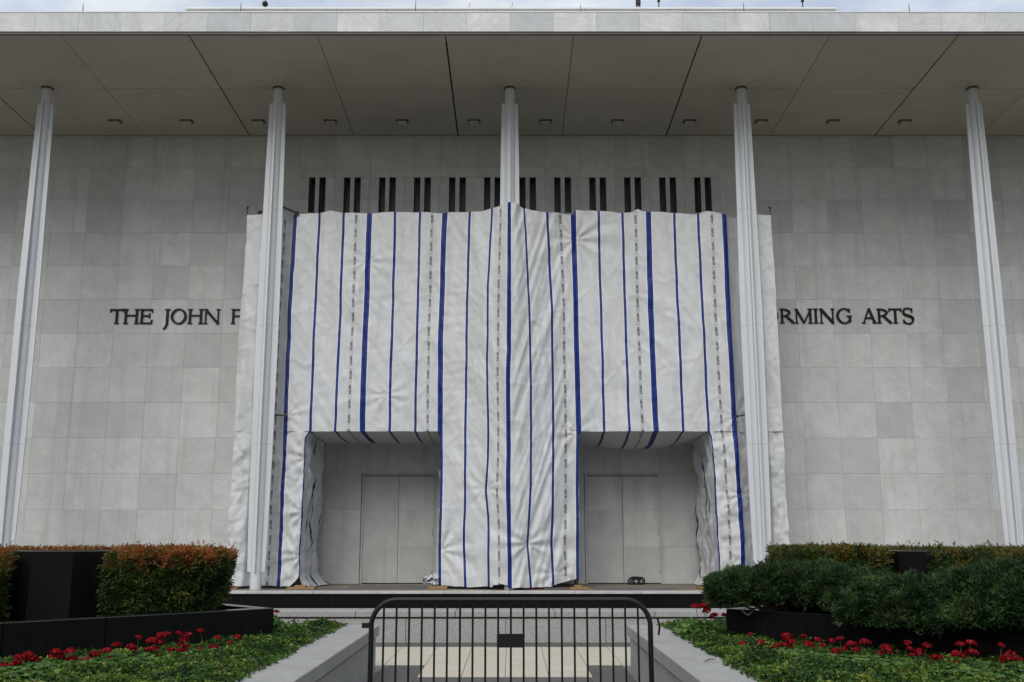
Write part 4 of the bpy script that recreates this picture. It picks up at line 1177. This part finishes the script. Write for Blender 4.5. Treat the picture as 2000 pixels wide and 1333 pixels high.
# ------------------------------------------------------------------ black granite planters set cornerwise in the beds
ZP = None
def planter(corner_px, sgn, label, label2):
    A = PZ(corner_px, 1265.5, ZSOIL)
    zt = P(corner_px, 1188 if sgn < 0 else 1189, A.y).z
    hd = 2.28
    C = Vector((A.x + sgn * hd, A.y, 0))
    root = empty('stone_planter', (C.x, C.y, ZSOIL)); tag(root, label, 'planter')
    h = zt - ZSOIL
    th = 0.15
    # diamond ring: mitred walls, each in two slabs
    def ring(r): return [(sgn * -r, 0), (0, -r), (sgn * r, 0), (0, r)]
    o_, i_ = ring(hd), ring(hd - th * 1.414)
    for k in range(4):
        a, b = Vector(o_[k]), Vector(o_[(k+1) % 4]); c, d = Vector(i_[k]), Vector(i_[(k+1) % 4])
        cuts = [0.0, 0.14, 0.57, 0.86, 1.0] if k == 0 else [0.0, .43, .86, 1.0] if k in (1, 2) else [0.0, .14, .57, 1.0]
        for t0, t1 in zip(cuts[:-1], cuts[1:]):
            g0, g1 = (t0 + .0012 if t0 else 0), (t1 - .0012 if t1 < 1 else 1)
            poly = [a.lerp(b, g0), a.lerp(b, g1), c.lerp(d, g1), c.lerp(d, g0)]
            MB().prism([(p.x, p.y) for p in poly], -.1, h - .014).build('wall_slab', M['granite_black'], root, bevel=.003)
            MB().prism([(p.x, p.y) for p in poly], h - .012, h).build('coping', M['granite_polished'], root, bevel=.003)
    MB().prism(ring(hd - th * 1.5), -.05, h - .10).build('soil', M['soil'], root)
    # octagonal pedestal rising from the middle
    ped = empty('stone_pedestal', (C.x, C.y, ZSOIL + h - .10)); tag(ped, label2, 'pedestal')
    rr = 0.505
    zt2 = P(1000, 1077, C.y - rr).z - (ZSOIL + h - .10)
    oc = [(rr / math.cos(math.pi/8) * math.cos(math.pi/8 + k * math.pi/4 + .12), rr / math.cos(math.pi/8) * math.sin(math.pi/8 + k * math.pi/4 + .12)) for k in range(8)]
    for k in range(8):
        a, b = Vector(oc[k]), Vector(oc[(k+1) % 8]); c, d = a * .82, b * .82
        MB().prism([tuple(a), tuple(b), tuple(d), tuple(c)], 0.001, zt2 - .014).build('wall_slab', M['granite_black'], ped, bevel=.003)
        MB().prism([tuple(a), tuple(b), tuple(d), tuple(c)], zt2 - .012, zt2).build('coping', M['granite_polished'], ped, bevel=.003)
    MB().prism([(x * .81, y * .81) for x, y in oc], 0.0, zt2 - .03).build('top_fill', M['slate'], ped)
    return C, h, zt, A
CL, HL, ZTL, AL = planter(532, -1, 'black granite diamond planter in the left bed holding the red-tipped hedges', 'black octagonal stone pedestal between the red-tipped hedges on the left')
CR, HR, ZTR, AR = planter(1421, 1, 'black granite diamond planter in the right bed overgrown by juniper', 'black octagonal stone pedestal half hidden by the hedges on the right')

# ------------------------------------------------------------------ unseen tree shapes added behind the viewer to block low horizon light
tb = MB(); rt = random.Random(21)
bm = bmesh.new(); bmesh.ops.create_icosphere(bm, subdivisions=3, radius=1.0)
ico_v = [v.co.copy() for v in bm.verts]; ico_f = [tuple(v.index for v in f.verts) for f in bm.faces]; bm.free()
for k in range(46):
    cx, cy = -115 + k * 5.1 + rt.uniform(-1.5, 1.5), -62 + rt.uniform(-5, 5)
    rx, rz = rt.uniform(3.6, 5.2), rt.uniform(4.5, 6.3); cz = rz + rt.uniform(1.5, 3.2)
    n0 = len(tb.v)
    for v in ico_v:
        q = 1 + .28 * mn.fractal(v * 2.2 + Vector((k, 0, 0)), .6, 2, 3)
        tb.v.append((cx + v.x * rx * q, cy + v.y * rx * q, cz + v.z * rz * q))
    tb.f += [tuple(n0 + i for i in f) for f in ico_f]
    tb.tube([(cx, cy, -.8), (cx, cy, cz)], [.3, .2], 6)
o = tb.build('horizon_blocker', plain('blocker_green', (0.05, 0.075, 0.028), 0.9, 0.3, 0.8, 0.1)); o['kind'] = 'stuff'
tag(o, 'unseen belt of tree shapes added behind the viewer to block low horizon light', 'trees')

# ------------------------------------------------------------------ planting
def unit(v): return v / np.maximum(np.linalg.norm(v, axis=1, keepdims=True), 1e-6)
def leaf_quads(c, d, ln, wd, droop=0.0, rng=RNG):
    """diamond leaves: base c, direction d, length ln, width wd; returns (N,4,3)"""
    n = len(c)
    side = unit(np.cross(d, rng.normal(size=(n, 3))))
    nrm = np.cross(side, d)
    ln = np.asarray(ln).reshape(-1, 1) * np.ones((n, 1)); wd = np.asarray(wd).reshape(-1, 1) * np.ones((n, 1))
    mid = c + d * ln * .45 + nrm * ln * .08
    tip = c + d * ln + np.array([0, 0, -1.0]) * ln * droop
    return np.stack([c, mid + side * wd / 2, tip, mid - side * wd / 2], axis=1)
def lerp_cols(t, stops):
    t = np.clip(t, 0, 1); xs_ = [s_[0] for s_ in stops]
    return np.stack([np.interp(t, xs_, [s_[1][k] for s_ in stops]) for k in range(3)], axis=1)
def vnoise(P3, sc, seed):
    return np.array([mn.noise(Vector((p[0] * sc + seed, p[1] * sc, p[2] * sc))) for p in P3])

def clipped_hedge(name, label, group, poly_fn, bbox, z0, z1, n, origin, tint, olive=False, seed=1):
    """clipped nandina hedge: many twigs with narrow leaflets over the clipped body"""
    rng = np.random.default_rng(seed)
    x0, x1, y0, y1 = bbox
    pts = []
    for _try in range(40):
        if len(pts) >= n: break
        c = np.stack([rng.uniform(x0, x1, n * 3), rng.uniform(y0, y1, n * 3), rng.uniform(0, 1, n * 3)], axis=1)
        dist = poly_fn(c[:, 0], c[:, 1], c[:, 2])                     # >0 inside, metres to the side face
        topd = (1 - c[:, 2]) * (z1 - z0)
        dd = np.minimum(dist, topd)
        keep = (dist > 0) & (rng.uniform(size=len(c)) < np.exp(-dd / 0.09) + 0.05)
        pts += list(c[keep])
    pts = np.array(pts[:n]); n = len(pts)
    dist = poly_fn(pts[:, 0], pts[:, 1], pts[:, 2])
    cx, cy = (x0 + x1) / 2, (y0 + y1) / 2
    h = pts[:, 2].copy()
    lump = vnoise(np.stack([pts[:, 0], pts[:, 1], h * (z1 - z0)], 1), 4.2, seed + 17)
    pts[:, 0] += (pts[:, 0] - cx) * .10 * lump; pts[:, 1] += (pts[:, 1] - cy) * .10 * lump
    bumpy = vnoise(np.stack([pts[:, 0], pts[:, 1], h], 1), 5.0, seed)
    pos = np.stack([pts[:, 0], pts[:, 1], z0 + h * (z1 - z0) + bumpy * .05 * (h > .8) + (rng.uniform(size=n) > .985) * (h > .93) * rng.uniform(.02, .09, n)], axis=1)
    out = unit(np.stack([pts[:, 0] - cx, (pts[:, 1] - cy), np.zeros(n)], axis=1))
    topness = np.clip((h - .75) / .25, 0, 1)[:, None]
    dirs = unit(out * (1 - .6 * topness) * .9 + np.array([0, 0, 1.0]) * (.35 + .9 * topness) + rng.normal(size=(n, 3)) * .45)
    # each twig tip carries five leaflets
    V, Cc = [], []
    tone = vnoise(pos, 4.5, seed + 9) * .9 + .45
    red = np.clip((h - .82) * 4.5 + vnoise(pos, 6.0, seed + 3) * 1.5 + rng.normal(size=n) * .22 + tint, 0, 1)
    green = lerp_cols(np.clip(tone + rng.normal(size=n) * .18, 0, 1), [(0, (.012, .030, .008)), (.5, (.028, .062, .010)), (1, (.095, .115, .014))])
    warm = lerp_cols(np.clip(rng.uniform(size=n), 0, 1), [(0, (.29, .050, .022)), (.5, (.30, .095, .020)), (1, (.22, .13, .020))])
    if olive: warm = lerp_cols(rng.uniform(size=n), [(0, (.13, .085, .014)), (.6, (.10, .10, .014)), (1, (.16, .06, .02))])
    base = green * (1 - red[:, None]) + warm * red[:, None]
    for k in range(5):
        dk = unit(dirs + rng.normal(size=(n, 3)) * .55)
        V.append(leaf_quads(pos + dirs * (.012 * k), dk, rng.uniform(.034, .062, n), rng.uniform(.010, .017, n), .15, rng))
        Cc.append(base * rng.uniform(.7, 1.35, (n, 1)))
    V = np.concatenate(V); Cc = np.concatenate(Cc)
    root = empty(name, origin); tag(root, label, 'hedge', group)
    o3 = np.array(origin)
    obj('foliage', quads_mesh('foliage', V - o3, Cc), M['leaf'], root)
    st = MB(); rr = random.Random(seed)
    for k in range(46):
        for _ in range(60):
            x, y = rr.uniform(x0, x1), rr.uniform(y0, y1)
            if poly_fn(np.array([x]), np.array([y]), np.array([.2]))[0] > .06: break
        a = Vector((x, y, z0 - .02)) - Vector(origin)
        b = a + Vector((rr.uniform(-.12, .12), rr.uniform(-.12, .12), (z1 - z0) * rr.uniform(.6, .95)))
        st.tube([a, a.lerp(b, .5) + Vector((rr.uniform(-.03, .03), rr.uniform(-.03, .03), 0)), b], [.008, .006, .003], 5)
    st.build('stems', M['bark'], root)
    return root

def diamond_fn(C, hd, xa, xb, ya=-99, yb=99, flare=0.0, rx=.62, lean=.05, leana=.03):
    """inside the planter diamond, between xa..xb, outside the pedestal; hedge leans out by flare at the top"""
    def f(x, y, t):
        a = hd - (np.abs(x - C.x) + np.abs(y - C.y)) * .7071 + flare * t
        b = np.minimum(x - (xa - leana * t), (xb + lean * (t - 1)) - x)
        c = np.minimum(y - ya, yb - y)
        d = np.hypot(x - C.x, y - C.y) - rx
        return np.minimum(np.minimum(a, b), np.minimum(c, d))
    return f
ZH = P(1000, 1082, 11.0).z
zs0 = ZTL - .12
inn = 2.28 * .7071 - .15
def xat(px, Y, py=1120): return P(px, py, Y).x
gl = 'clipped hedges round the pedestals'
clipped_hedge('nandina_hedge', 'clipped red-tipped hedge right of the pedestal in the left planter', gl, diamond_fn(CL, inn, xat(232, 11.0), xat(436, 11.2), ya=CL.y - .72, flare=.10, lean=.22), (xat(190, 11.2), xat(470, 11.2), CL.y - 1.3, CL.y + 1.3), zs0, ZH, 15000, (xat(320, 11.2), CL.y, zs0), 0.10, seed=4)
clipped_hedge('nandina_hedge', 'clipped red-tipped hedge cut off by the left edge of the photo', gl, diamond_fn(CL, inn, xat(-260, 11.2), xat(38, 11.0), flare=.10), (xat(-300, 11.2), xat(60, 11.2), CL.y - 1.3, CL.y + 1.3), zs0, ZH + .0, 13000, (xat(-60, 11.2), CL.y, zs0), 0.10, seed=5)
clipped_hedge('nandina_hedge', 'strip of red hedge tops showing behind the left pedestal', gl, diamond_fn(CL, inn, CL.x - 1.0, CL.x + 1.0, ya=CL.y + .62, flare=.06), (CL.x - 1.1, CL.x + 1.1, CL.y + .6, CL.y + 2.0), zs0, P(1000, 1078, 12.3).z, 7000, (CL.x, CL.y + 1.1, zs0), 0.25, seed=6)
zr0 = ZTR - .12
clipped_hedge('nandina_hedge', 'clipped yellow-green hedge left of the pedestal in the right planter', gl, diamond_fn(CR, inn, xat(1548, 11.2), xat(1740, 10.9), ya=CR.y - .38, flare=.06, leana=.12), (xat(1500, 11.2), xat(1770, 11.2), CR.y - 1.3, CR.y + 1.3), zr0, ZH + .02, 14000, (xat(1640, 11.2), CR.y, zr0), -.15, olive=True, seed=7)
clipped_hedge('nandina_hedge', 'clipped yellow-green hedge at the right edge of the photo', gl, diamond_fn(CR, inn + .12, xat(1832, 10.4), xat(2200, 11.0), ya=CR.y - .85, flare=.06, rx=.50), (xat(1790, 11.2), xat(2230, 11.2), CR.y - 1.3, CR.y + 1.3), zr0, ZH + .0, 16000, (xat(1990, 11.2), CR.y, zr0), -.15, olive=True, seed=8)
clipped_hedge('nandina_hedge', 'low strip of hedge tops showing behind the right pedestal', gl, diamond_fn(CR, inn, CR.x - .9, CR.x + .4, ya=CR.y + .62, flare=.06), (CR.x - 1.0, CR.x + .5, CR.y + .6, CR.y + 2.0), zr0, P(1000, 1078, 12.3).z, 5500, (CR.x, CR.y + 1.1, zr0), -.15, olive=True, seed=9)

# spreading juniper in the right planter
def juniper(label, blobs, n, seed):
    rng = np.random.default_rng(seed)
    c0 = blobs[0][0]
    w = np.array([b[1] * b[2] + b[1] * b[3] for b in blobs]); w = w / w.sum()
    V, Cc = [], []
    idx = rng.choice(len(blobs), size=n, p=w)
    u = unit(rng.normal(size=(n, 3)))
    u[:, 2] = np.where(u[:, 2] < -.55, -u[:, 2], u[:, 2])
    cen = np.array([tuple(b[0]) for b in blobs])[idx]
    rad = np.array([(b[1], b[2], b[3]) for b in blobs])[idx]
    rr = 1 - np.abs(rng.normal(size=n)) * .20 + (rng.uniform(size=n) > .95) * rng.uniform(0, .22, n)
    lump = vnoise(cen + u * rad, 5.0, seed) * .34 + vnoise(cen + u * rad, 12.0, seed + 4) * .24
    pos = cen + u * rad * (rr + lump)[:, None]
    # drop tips buried inside another mound
    keep = np.ones(n, bool)
    for j, b in enumerate(blobs):
        q = (((pos - np.array(tuple(b[0]))) / np.array([b[1], b[2], b[3]])) ** 2).sum(1)
        keep &= ~((q < .55) & (idx != j))
    pos, u = pos[keep], u[keep]; n = len(pos)
    d0 = unit(u * .75 + np.array([0, 0, .55]) + rng.normal(size=(n, 3)) * .40)
    tone = np.clip(vnoise(pos, 7.0, seed + 2) * .8 + .45 + rng.normal(size=n) * .16, 0, 1)
    base = lerp_cols(tone, [(0, (.009, .026, .009)), (.5, (.027, .064, .021)), (1, (.085, .140, .038))])
    brown = rng.uniform(size=n) < .05
    base[brown] = np.array([.07, .055, .025])
    for k in range(6):                                            # feathery spray: leading shoot and side shoots
        f = (k // 2) * .012
        dk = unit(d0 + rng.normal(size=(n, 3)) * (.12 if k == 0 else .48))
        ln = rng.uniform(.030, .060, n) * (1.2 if k == 0 else .8) * np.where(rng.uniform(size=n) > .93, 1.9, 1.0)
        V.append(leaf_quads(pos + d0 * f, dk, ln, rng.uniform(.007, .011, n), 0.02, rng)); Cc.append(base * rng.uniform(.8, 1.25, (n, 1)))
    V = np.concatenate(V); Cc = np.concatenate(Cc)
    org = (c0[0], c0[1], zr0)
    root = empty('juniper_shrub', org); tag(root, label, 'shrub', 'spreading junipers in the right planter')
    obj('foliage', quads_mesh('foliage', V - np.array(org), Cc), M['leaf'], root)
    st = MB(); q = random.Random(seed)
    for b in blobs:
        for k in range(16):
            t = unit(np.array([[q.uniform(-1, 1), q.uniform(-1, .6), q.uniform(-.3, 1)]]))[0]
            e = Vector(b[0]) + Vector((t[0] * b[1], t[1] * b[2], t[2] * b[3])) * .85 - Vector(org)
            s0 = Vector((b[0][0], b[0][1], 0)).lerp(Vector((CR.x, CR.y, 0)), .28) - Vector((org[0] + q.uniform(-.1, .1), org[1], 0))
            m_ = s0.lerp(e, .5) + Vector((0, 0, .05))
            st.tube([s0, m_, e], [.016, .010, .004], 5)
    st.build('branches', M['bark'], root)
    # dark brown lumpy core filling the inside of each mound
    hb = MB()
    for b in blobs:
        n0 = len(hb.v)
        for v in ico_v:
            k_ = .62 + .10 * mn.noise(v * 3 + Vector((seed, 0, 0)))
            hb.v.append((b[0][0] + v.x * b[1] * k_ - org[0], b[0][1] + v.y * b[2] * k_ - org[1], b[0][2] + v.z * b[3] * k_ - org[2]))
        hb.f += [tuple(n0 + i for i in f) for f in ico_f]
    hb.build('dark_core', plain('dark_core_brown', (.022, .020, .012), .95, .4, 12.0, .05), root)
def bl(px, py, Y, rx, ry, rz): return (P(px, py, Y), rx, ry, rz)
juniper('spreading juniper mound at the left corner of the right planter', [bl(1462, 1155, 11.1, .36, .34, .22), bl(1540, 1152, 11.0, .40, .36, .24), bl(1605, 1155, 10.8, .34, .34, .25), bl(1420, 1160, 11.05, .22, .24, .20)], 17000, 31)
juniper('spreading juniper in front of the right pedestal spilling over the planter wall', [bl(1660, 1165, 10.5, .32, .34, .25), bl(1720, 1180, 10.1, .34, .36, .25), bl(1790, 1190, 9.75, .36, .36, .27), bl(1690, 1200, 10.0, .26, .26, .16)], 17000, 32)
juniper('spreading juniper at the right edge spilling low over the planter wall', [bl(1870, 1182, 9.55, .36, .36, .28), bl(1950, 1178, 9.35, .38, .36, .30), bl(2030, 1180, 9.1, .38, .36, .30), bl(1900, 1205, 9.3, .30, .24, .16)], 17000, 33)
# bare stems hanging below the foliage
q = random.Random(8)
for (pa_, pm_, pb_, Y, lab) in (((1448, 1192), (1461, 1202), (1472, 1193), 10.95, 'short pale bare stem curling under the juniper at the planter corner'), ((1786, 1224), (1797, 1241), (1818, 1231), 9.55, 'pale forked bare stem hanging under the juniper below the right pedestal')):
    a, b, c = P(*pa_, Y), P(*pm_, Y - .05), P(*pb_, Y)
    o = MB().tube([Vector((0, 0, 0)), (a.lerp(b, .6) - a) + Vector((0, 0, -.006)), b - a, c - a], [.006, .008, .008, .005], 6).build('bare_stem', M['bark'], None, smooth='all')
    o.location = a; tag(o, lab, 'stem')

# ground cover over both beds
def bed_cover(x_in, x_out, y0, y1, avoid, n, seed, label):
    rng = np.random.default_rng(seed)
    x = rng.uniform(min(x_in, x_out), max(x_in, x_out), n); y = rng.uniform(y0, y1, n)
    edge = np.abs(x - x_in)
    near = avoid(x, y)
    keep = near > .0
    x, y, near, edge = x[keep], y[keep], near[keep], edge[keep]
    pp = np.stack([x, y, np.zeros(len(x))], 1)
    # ragged edge over the coping
    rag = .10 + .09 * vnoise(pp, 2.2, seed)
    k2 = edge > rag * (.4 + .6 * rng.uniform(size=len(x)))
    x, y, near, edge = x[k2], y[k2], near[k2], edge[k2]; n = len(x)
    pp = np.stack([x, y, np.zeros(n)], 1)
    hump = .065 + .10 * vnoise(pp, 2.6, seed + 5) + .025 * vnoise(pp, 9.0, seed + 6)
    hh = np.clip(edge * .55, 0, 1) * .0 + hump * np.clip(edge / .30, .25, 1)
    z = ZS - .0 + hh * rng.uniform(.25, 1.0, n) - np.clip((edge - CAPW) * 2, 0, 1) * .05
    pos = np.stack([x, y, z], 1)
    d = unit(np.stack([rng.normal(size=n), rng.normal(size=n) - .25, rng.uniform(-.1, .9, n)], 1))
    tone = np.clip(vnoise(pp, 3.0, seed + 7) * .85 + .36 + rng.normal(size=n) * .26, 0, 1)
    col = lerp_cols(tone, [(0, (.014, .040, .008)), (.45, (.046, .108, .013)), (.8, (.125, .200, .022)), (1, (.23, .27, .045))])
    dry = rng.uniform(size=n) < .018
    col[dry] = np.array([.20, .14, .07])
    V = leaf_quads(pos, d, rng.uniform(.022, .050, n) * np.where(rng.uniform(size=n) > .94, 1.6, 1), rng.uniform(.012, .024, n), .2, rng)
    V2 = leaf_quads(pos, unit(d + rng.normal(size=(n, 3)) * .7), rng.uniform(.022, .042, n), rng.uniform(.010, .018, n), .2, rng)
    V = np.concatenate([V, V2]); col = np.concatenate([col, col * rng.uniform(.8, 1.2, (n, 1))])
    o = obj('ground_cover', quads_mesh('ground_cover', V, col), M['leaf']); o['kind'] = 'stuff'
    tag(o, label, 'ground cover')
def outside_diamond(C, hd=2.28):
    return lambda x, y: (np.abs(x - C.x) + np.abs(y - C.y)) - hd
bed_cover(XI0 - .34, XI0 - 4.6, 7.3, YW - .02, outside_diamond(CL), 64000, 51, 'low green creeping ground cover filling the left bed')
bed_cover(XI1 + .34, XI1 + 4.6, 7.3, YW - .02, outside_diamond(CR), 64000, 52, 'low green creeping ground cover filling the right bed')

# a fallen twig on the right-hand coping
ta, tb2 = PZ(1377, 1292, ZS + .012), PZ(1398, 1288, ZS + .012)
o = MB().tube([Vector((0, 0, 0)), (tb2 - ta) * .5 + Vector((0, .03, .008)), tb2 - ta], [.004, .005, .003], 6).build('fallen_twig', M['bark'], None, smooth='all')
MB().tube([(tb2 - ta) * .5 + Vector((0, .03, .008)), (tb2 - ta) * .7 + Vector((0, .09, 0))], [.003, .002], 5).build('side_shoot', M['bark'], o)
o.location = ta; tag(o, 'dry brown twig lying on the right granite seat wall', 'twig')

# geraniums along the planter walls
def geranium_leaf_mesh(seed):
    """a mound of round scalloped leaves on stalks"""
    rng = np.random.default_rng(seed); V, Cc = [], []
    for k in range(150):
        a, r = rng.uniform(0, 2 * math.pi), .25 * math.sqrt(rng.uniform())
        h = .06 + .17 * (1 - (r / .27) ** 2) * rng.uniform(.35, 1)
        c = np.array([r * math.cos(a), r * math.sin(a), h])
        nrm = unit(np.array([[math.cos(a) * .6 + rng.normal() * .3, math.sin(a) * .6 - .25 + rng.normal() * .8, .55]]))[0]
        t = unit(np.cross(nrm, [[.3, .9, .1]]))[0]; b = np.cross(nrm, t)
        R_ = rng.uniform(.012, .030); col = lerp_cols(np.array([rng.uniform()]), [(0, (.020, .058, .010)), (.6, (.046, .115, .014)), (1, (.13, .21, .03))])[0]
        m_ = 12
        ring = [c + (t * math.cos(2*math.pi*i/m_) + b * math.sin(2*math.pi*i/m_)) * R_ * (1 + .10 * (-1) ** i) + nrm * R_ * .22 for i in range(m_)]
        for i in range(0, m_, 2):
            V.append([c, ring[i], ring[(i+1) % m_], ring[(i+2) % m_]]); Cc.append(col * rng.uniform(.85, 1.15))
    return quads_mesh('foliage', np.array(V), np.array(Cc))
def head_mesh(seed):
    rng = np.random.default_rng(seed); V, Cc = [], []
    n = 95
    u = unit(rng.normal(size=(n, 3))); u[:, 2] = np.abs(u[:, 2]) * .95 - .18
    for k in range(n):
        c = u[k] * np.array([1, 1, .72]) * rng.uniform(.72, 1.0)
        nr = unit((u[k] + rng.normal(size=3) * .35)[None])[0]
        t = unit(np.cross(nr, rng.normal(size=3))[None])[0]; b = np.cross(nr, t)
        s_ = rng.uniform(.22, .34)
        V.append([c - t * s_, c - b * s_ * .8 + nr * .06, c + t * s_, c + b * s_ * .8 + nr * .06])
        Cc.append(np.array([.27, .004, .008]) * rng.uniform(.35, 1.3) if rng.uniform() > .06 else np.array([.50, .05, .09]))
    return quads_mesh('flower_head', np.array(V), np.array(Cc))
LEAVES = [geranium_leaf_mesh(60 + k) for k in range(4)]
HEADS = [head_mesh(70 + k) for k in range(5)]
for me in LEAVES: me.materials.append(M['leaf'])
for me in HEADS: me.materials.append(M['petal'])
stalk_m = plain('green_stalk', (.05, .085, .025), .7, .2, 8.0, .2)
FL_L = [(8,1302),(32,1297),(54,1279),(36,1284),(60,1288),(70,1290),(40,1318),(50,1315),(12,1329),(110,1275),(116,1282),(136,1273),(128,1292),(143,1286),(184,1279),(172,1291),(227,1260),(208,1272),(217,1290),(271,1245),(260,1269),(295,1253),(294,1269),(314,1242),(324,1241),(310,1256),(304,1268),(310,1280),(350,1238),(366,1242),(353,1259),(334,1270),(356,1272),(365,1264),(392,1233),(390,1271),(424,1246),(449,1255),(448,1266),(464,1246),(455,1288),(394,1298),(540,1195),(22,1318),(84,1306),(28,1326),(66,1322),(150,1312),(240,1302),(6,1314)]
FL_R = [(1359,1185),(1375,1184),(1380,1193),(1394,1203),(1416,1203),(1464,1240),(1432,1264),(1451,1259),(1487,1254),(1504,1268),(1519,1261),(1537,1244),(1538,1261),(1546,1254),(1568,1244),(1580,1259),(1598,1250),(1607,1262),(1626,1253),(1640,1249),(1632,1272),(1633,1283),(1570,1284),(1581,1285),(1663,1260),(1673,1269),(1689,1256),(1655,1286),(1668,1293),(1704,1295),(1729,1299),(1748,1300),(1762,1309),(1731,1266),(1737,1274),(1773,1256),(1778,1269),(1810,1261),(1797,1273),(1824,1292),(1838,1284),(1869,1279),(1899,1275),(1896,1257),(1876,1259),(1956,1261),(1960,1290),(1972,1278),(1986,1288)]
def face_hit(px, py, C, sgn, off):
    """where the sight line meets an upright plane parallel to the planter's near face, off metres in front"""
    d = P(px, py, 1.0) - CAM
    # near face: |x-C.x| + (C.y - y) = hd + off*1.414 on the side towards the path
    k = -sgn
    rhs = 2.28 + off * 1.414
    # k*(x-C.x) + (C.y - y) = rhs
    t = (rhs + k * C.x - C.y - k * CAM.x + CAM.y) / (k * d.x - d.y)
    return CAM + d * t
def geraniums(FL, C, sgn, side):
    pts = []
    rg = random.Random(91 + int(sgn))
    FL = FL + [(px + rg.uniform(-16, 16), py + rg.uniform(6, 26)) for px, py in FL if py > 1230 and py < 1300 and rg.random() < .42]
    for px, py in FL:
        back = (px == 540) or (px < 1420 and px > 1300 and py < 1210)
        if back:
            p = P(px, py, 11.75)
        else:
            best = None
            for off in (.10, .16, .22, .30, .38, .46, .56, .68, .8, .95):
                p = face_hit(px, py, C, sgn, off)
                e = abs(p.z - (1.0 - off * .27))
                if best is None or e < best[0]: best = (e, p)
            p = best[1]
        pts.append((px, p, back))
    pts.sort(key=lambda q_: q_[0])
    plants, cur = [], []
    for q_ in pts:
        if cur and (len(cur) >= 4 or (q_[1] - cur[0][1]).length > .55 or q_[2] != cur[0][2]): plants.append(cur); cur = []
        cur.append(q_)
    plants.append(cur)
    words = ['first', 'second', 'third', 'fourth', 'fifth', 'sixth', 'seventh', 'eighth', 'ninth', 'tenth', 'eleventh', 'twelfth', 'thirteenth', 'fourteenth', 'fifteenth', 'sixteenth', 'seventeenth', 'eighteenth', 'nineteenth', 'twentieth']
    for k, grp in enumerate(plants):
        cx = sum(q_[1].x for q_ in grp) / len(grp); cy = sum(q_[1].y for q_ in grp) / len(grp)
        base = Vector((cx, cy - .03, ZSOIL + .02))
        low = min(q_[1].z for q_ in grp)
        root = empty('geranium_plant', base); 
        tag(root, 'red geranium, %s from the left along the %s planter wall' % (words[k], side), 'geranium', 'red geraniums along the %s planter' % side)
        for j in range(2):
            lo = obj('foliage', LEAVES[(k + j) % 4], None, root, (rg.uniform(-.16, .16), rg.uniform(-.12, .08), rg.uniform(.03, .08)))
            lo.rotation_euler = (0, 0, 0); s_ = rg.uniform(.9, 1.15); lo.scale = (s_, s_, max(.35, min(1.0, (low - .07 - base.z) / .23)))
        for j, (px, p, bk) in enumerate(grp):
            r_ = rg.uniform(.030, .056)
            loc = p - base
            fh = obj('flower_head', HEADS[(k * 3 + j) % 5], None, root, loc)
            fh.scale = (r_, r_, r_); fh.rotation_euler = (rg.uniform(-.4, .2), rg.uniform(-.3, .3), rg.uniform(0, 6))
            st_ = MB().tube([(loc.x * .35, loc.y * .35 + .02, .10), (loc.x * .8, loc.y * .8 + .02, loc.z * .7), (loc.x, loc.y, loc.z - .01)], [.004, .0035, .003], 5)
            st_.build('stalk', stalk_m, root)
geraniums(FL_L, CL, -1, 'left')
geraniums(FL_R, CR, 1, 'right')
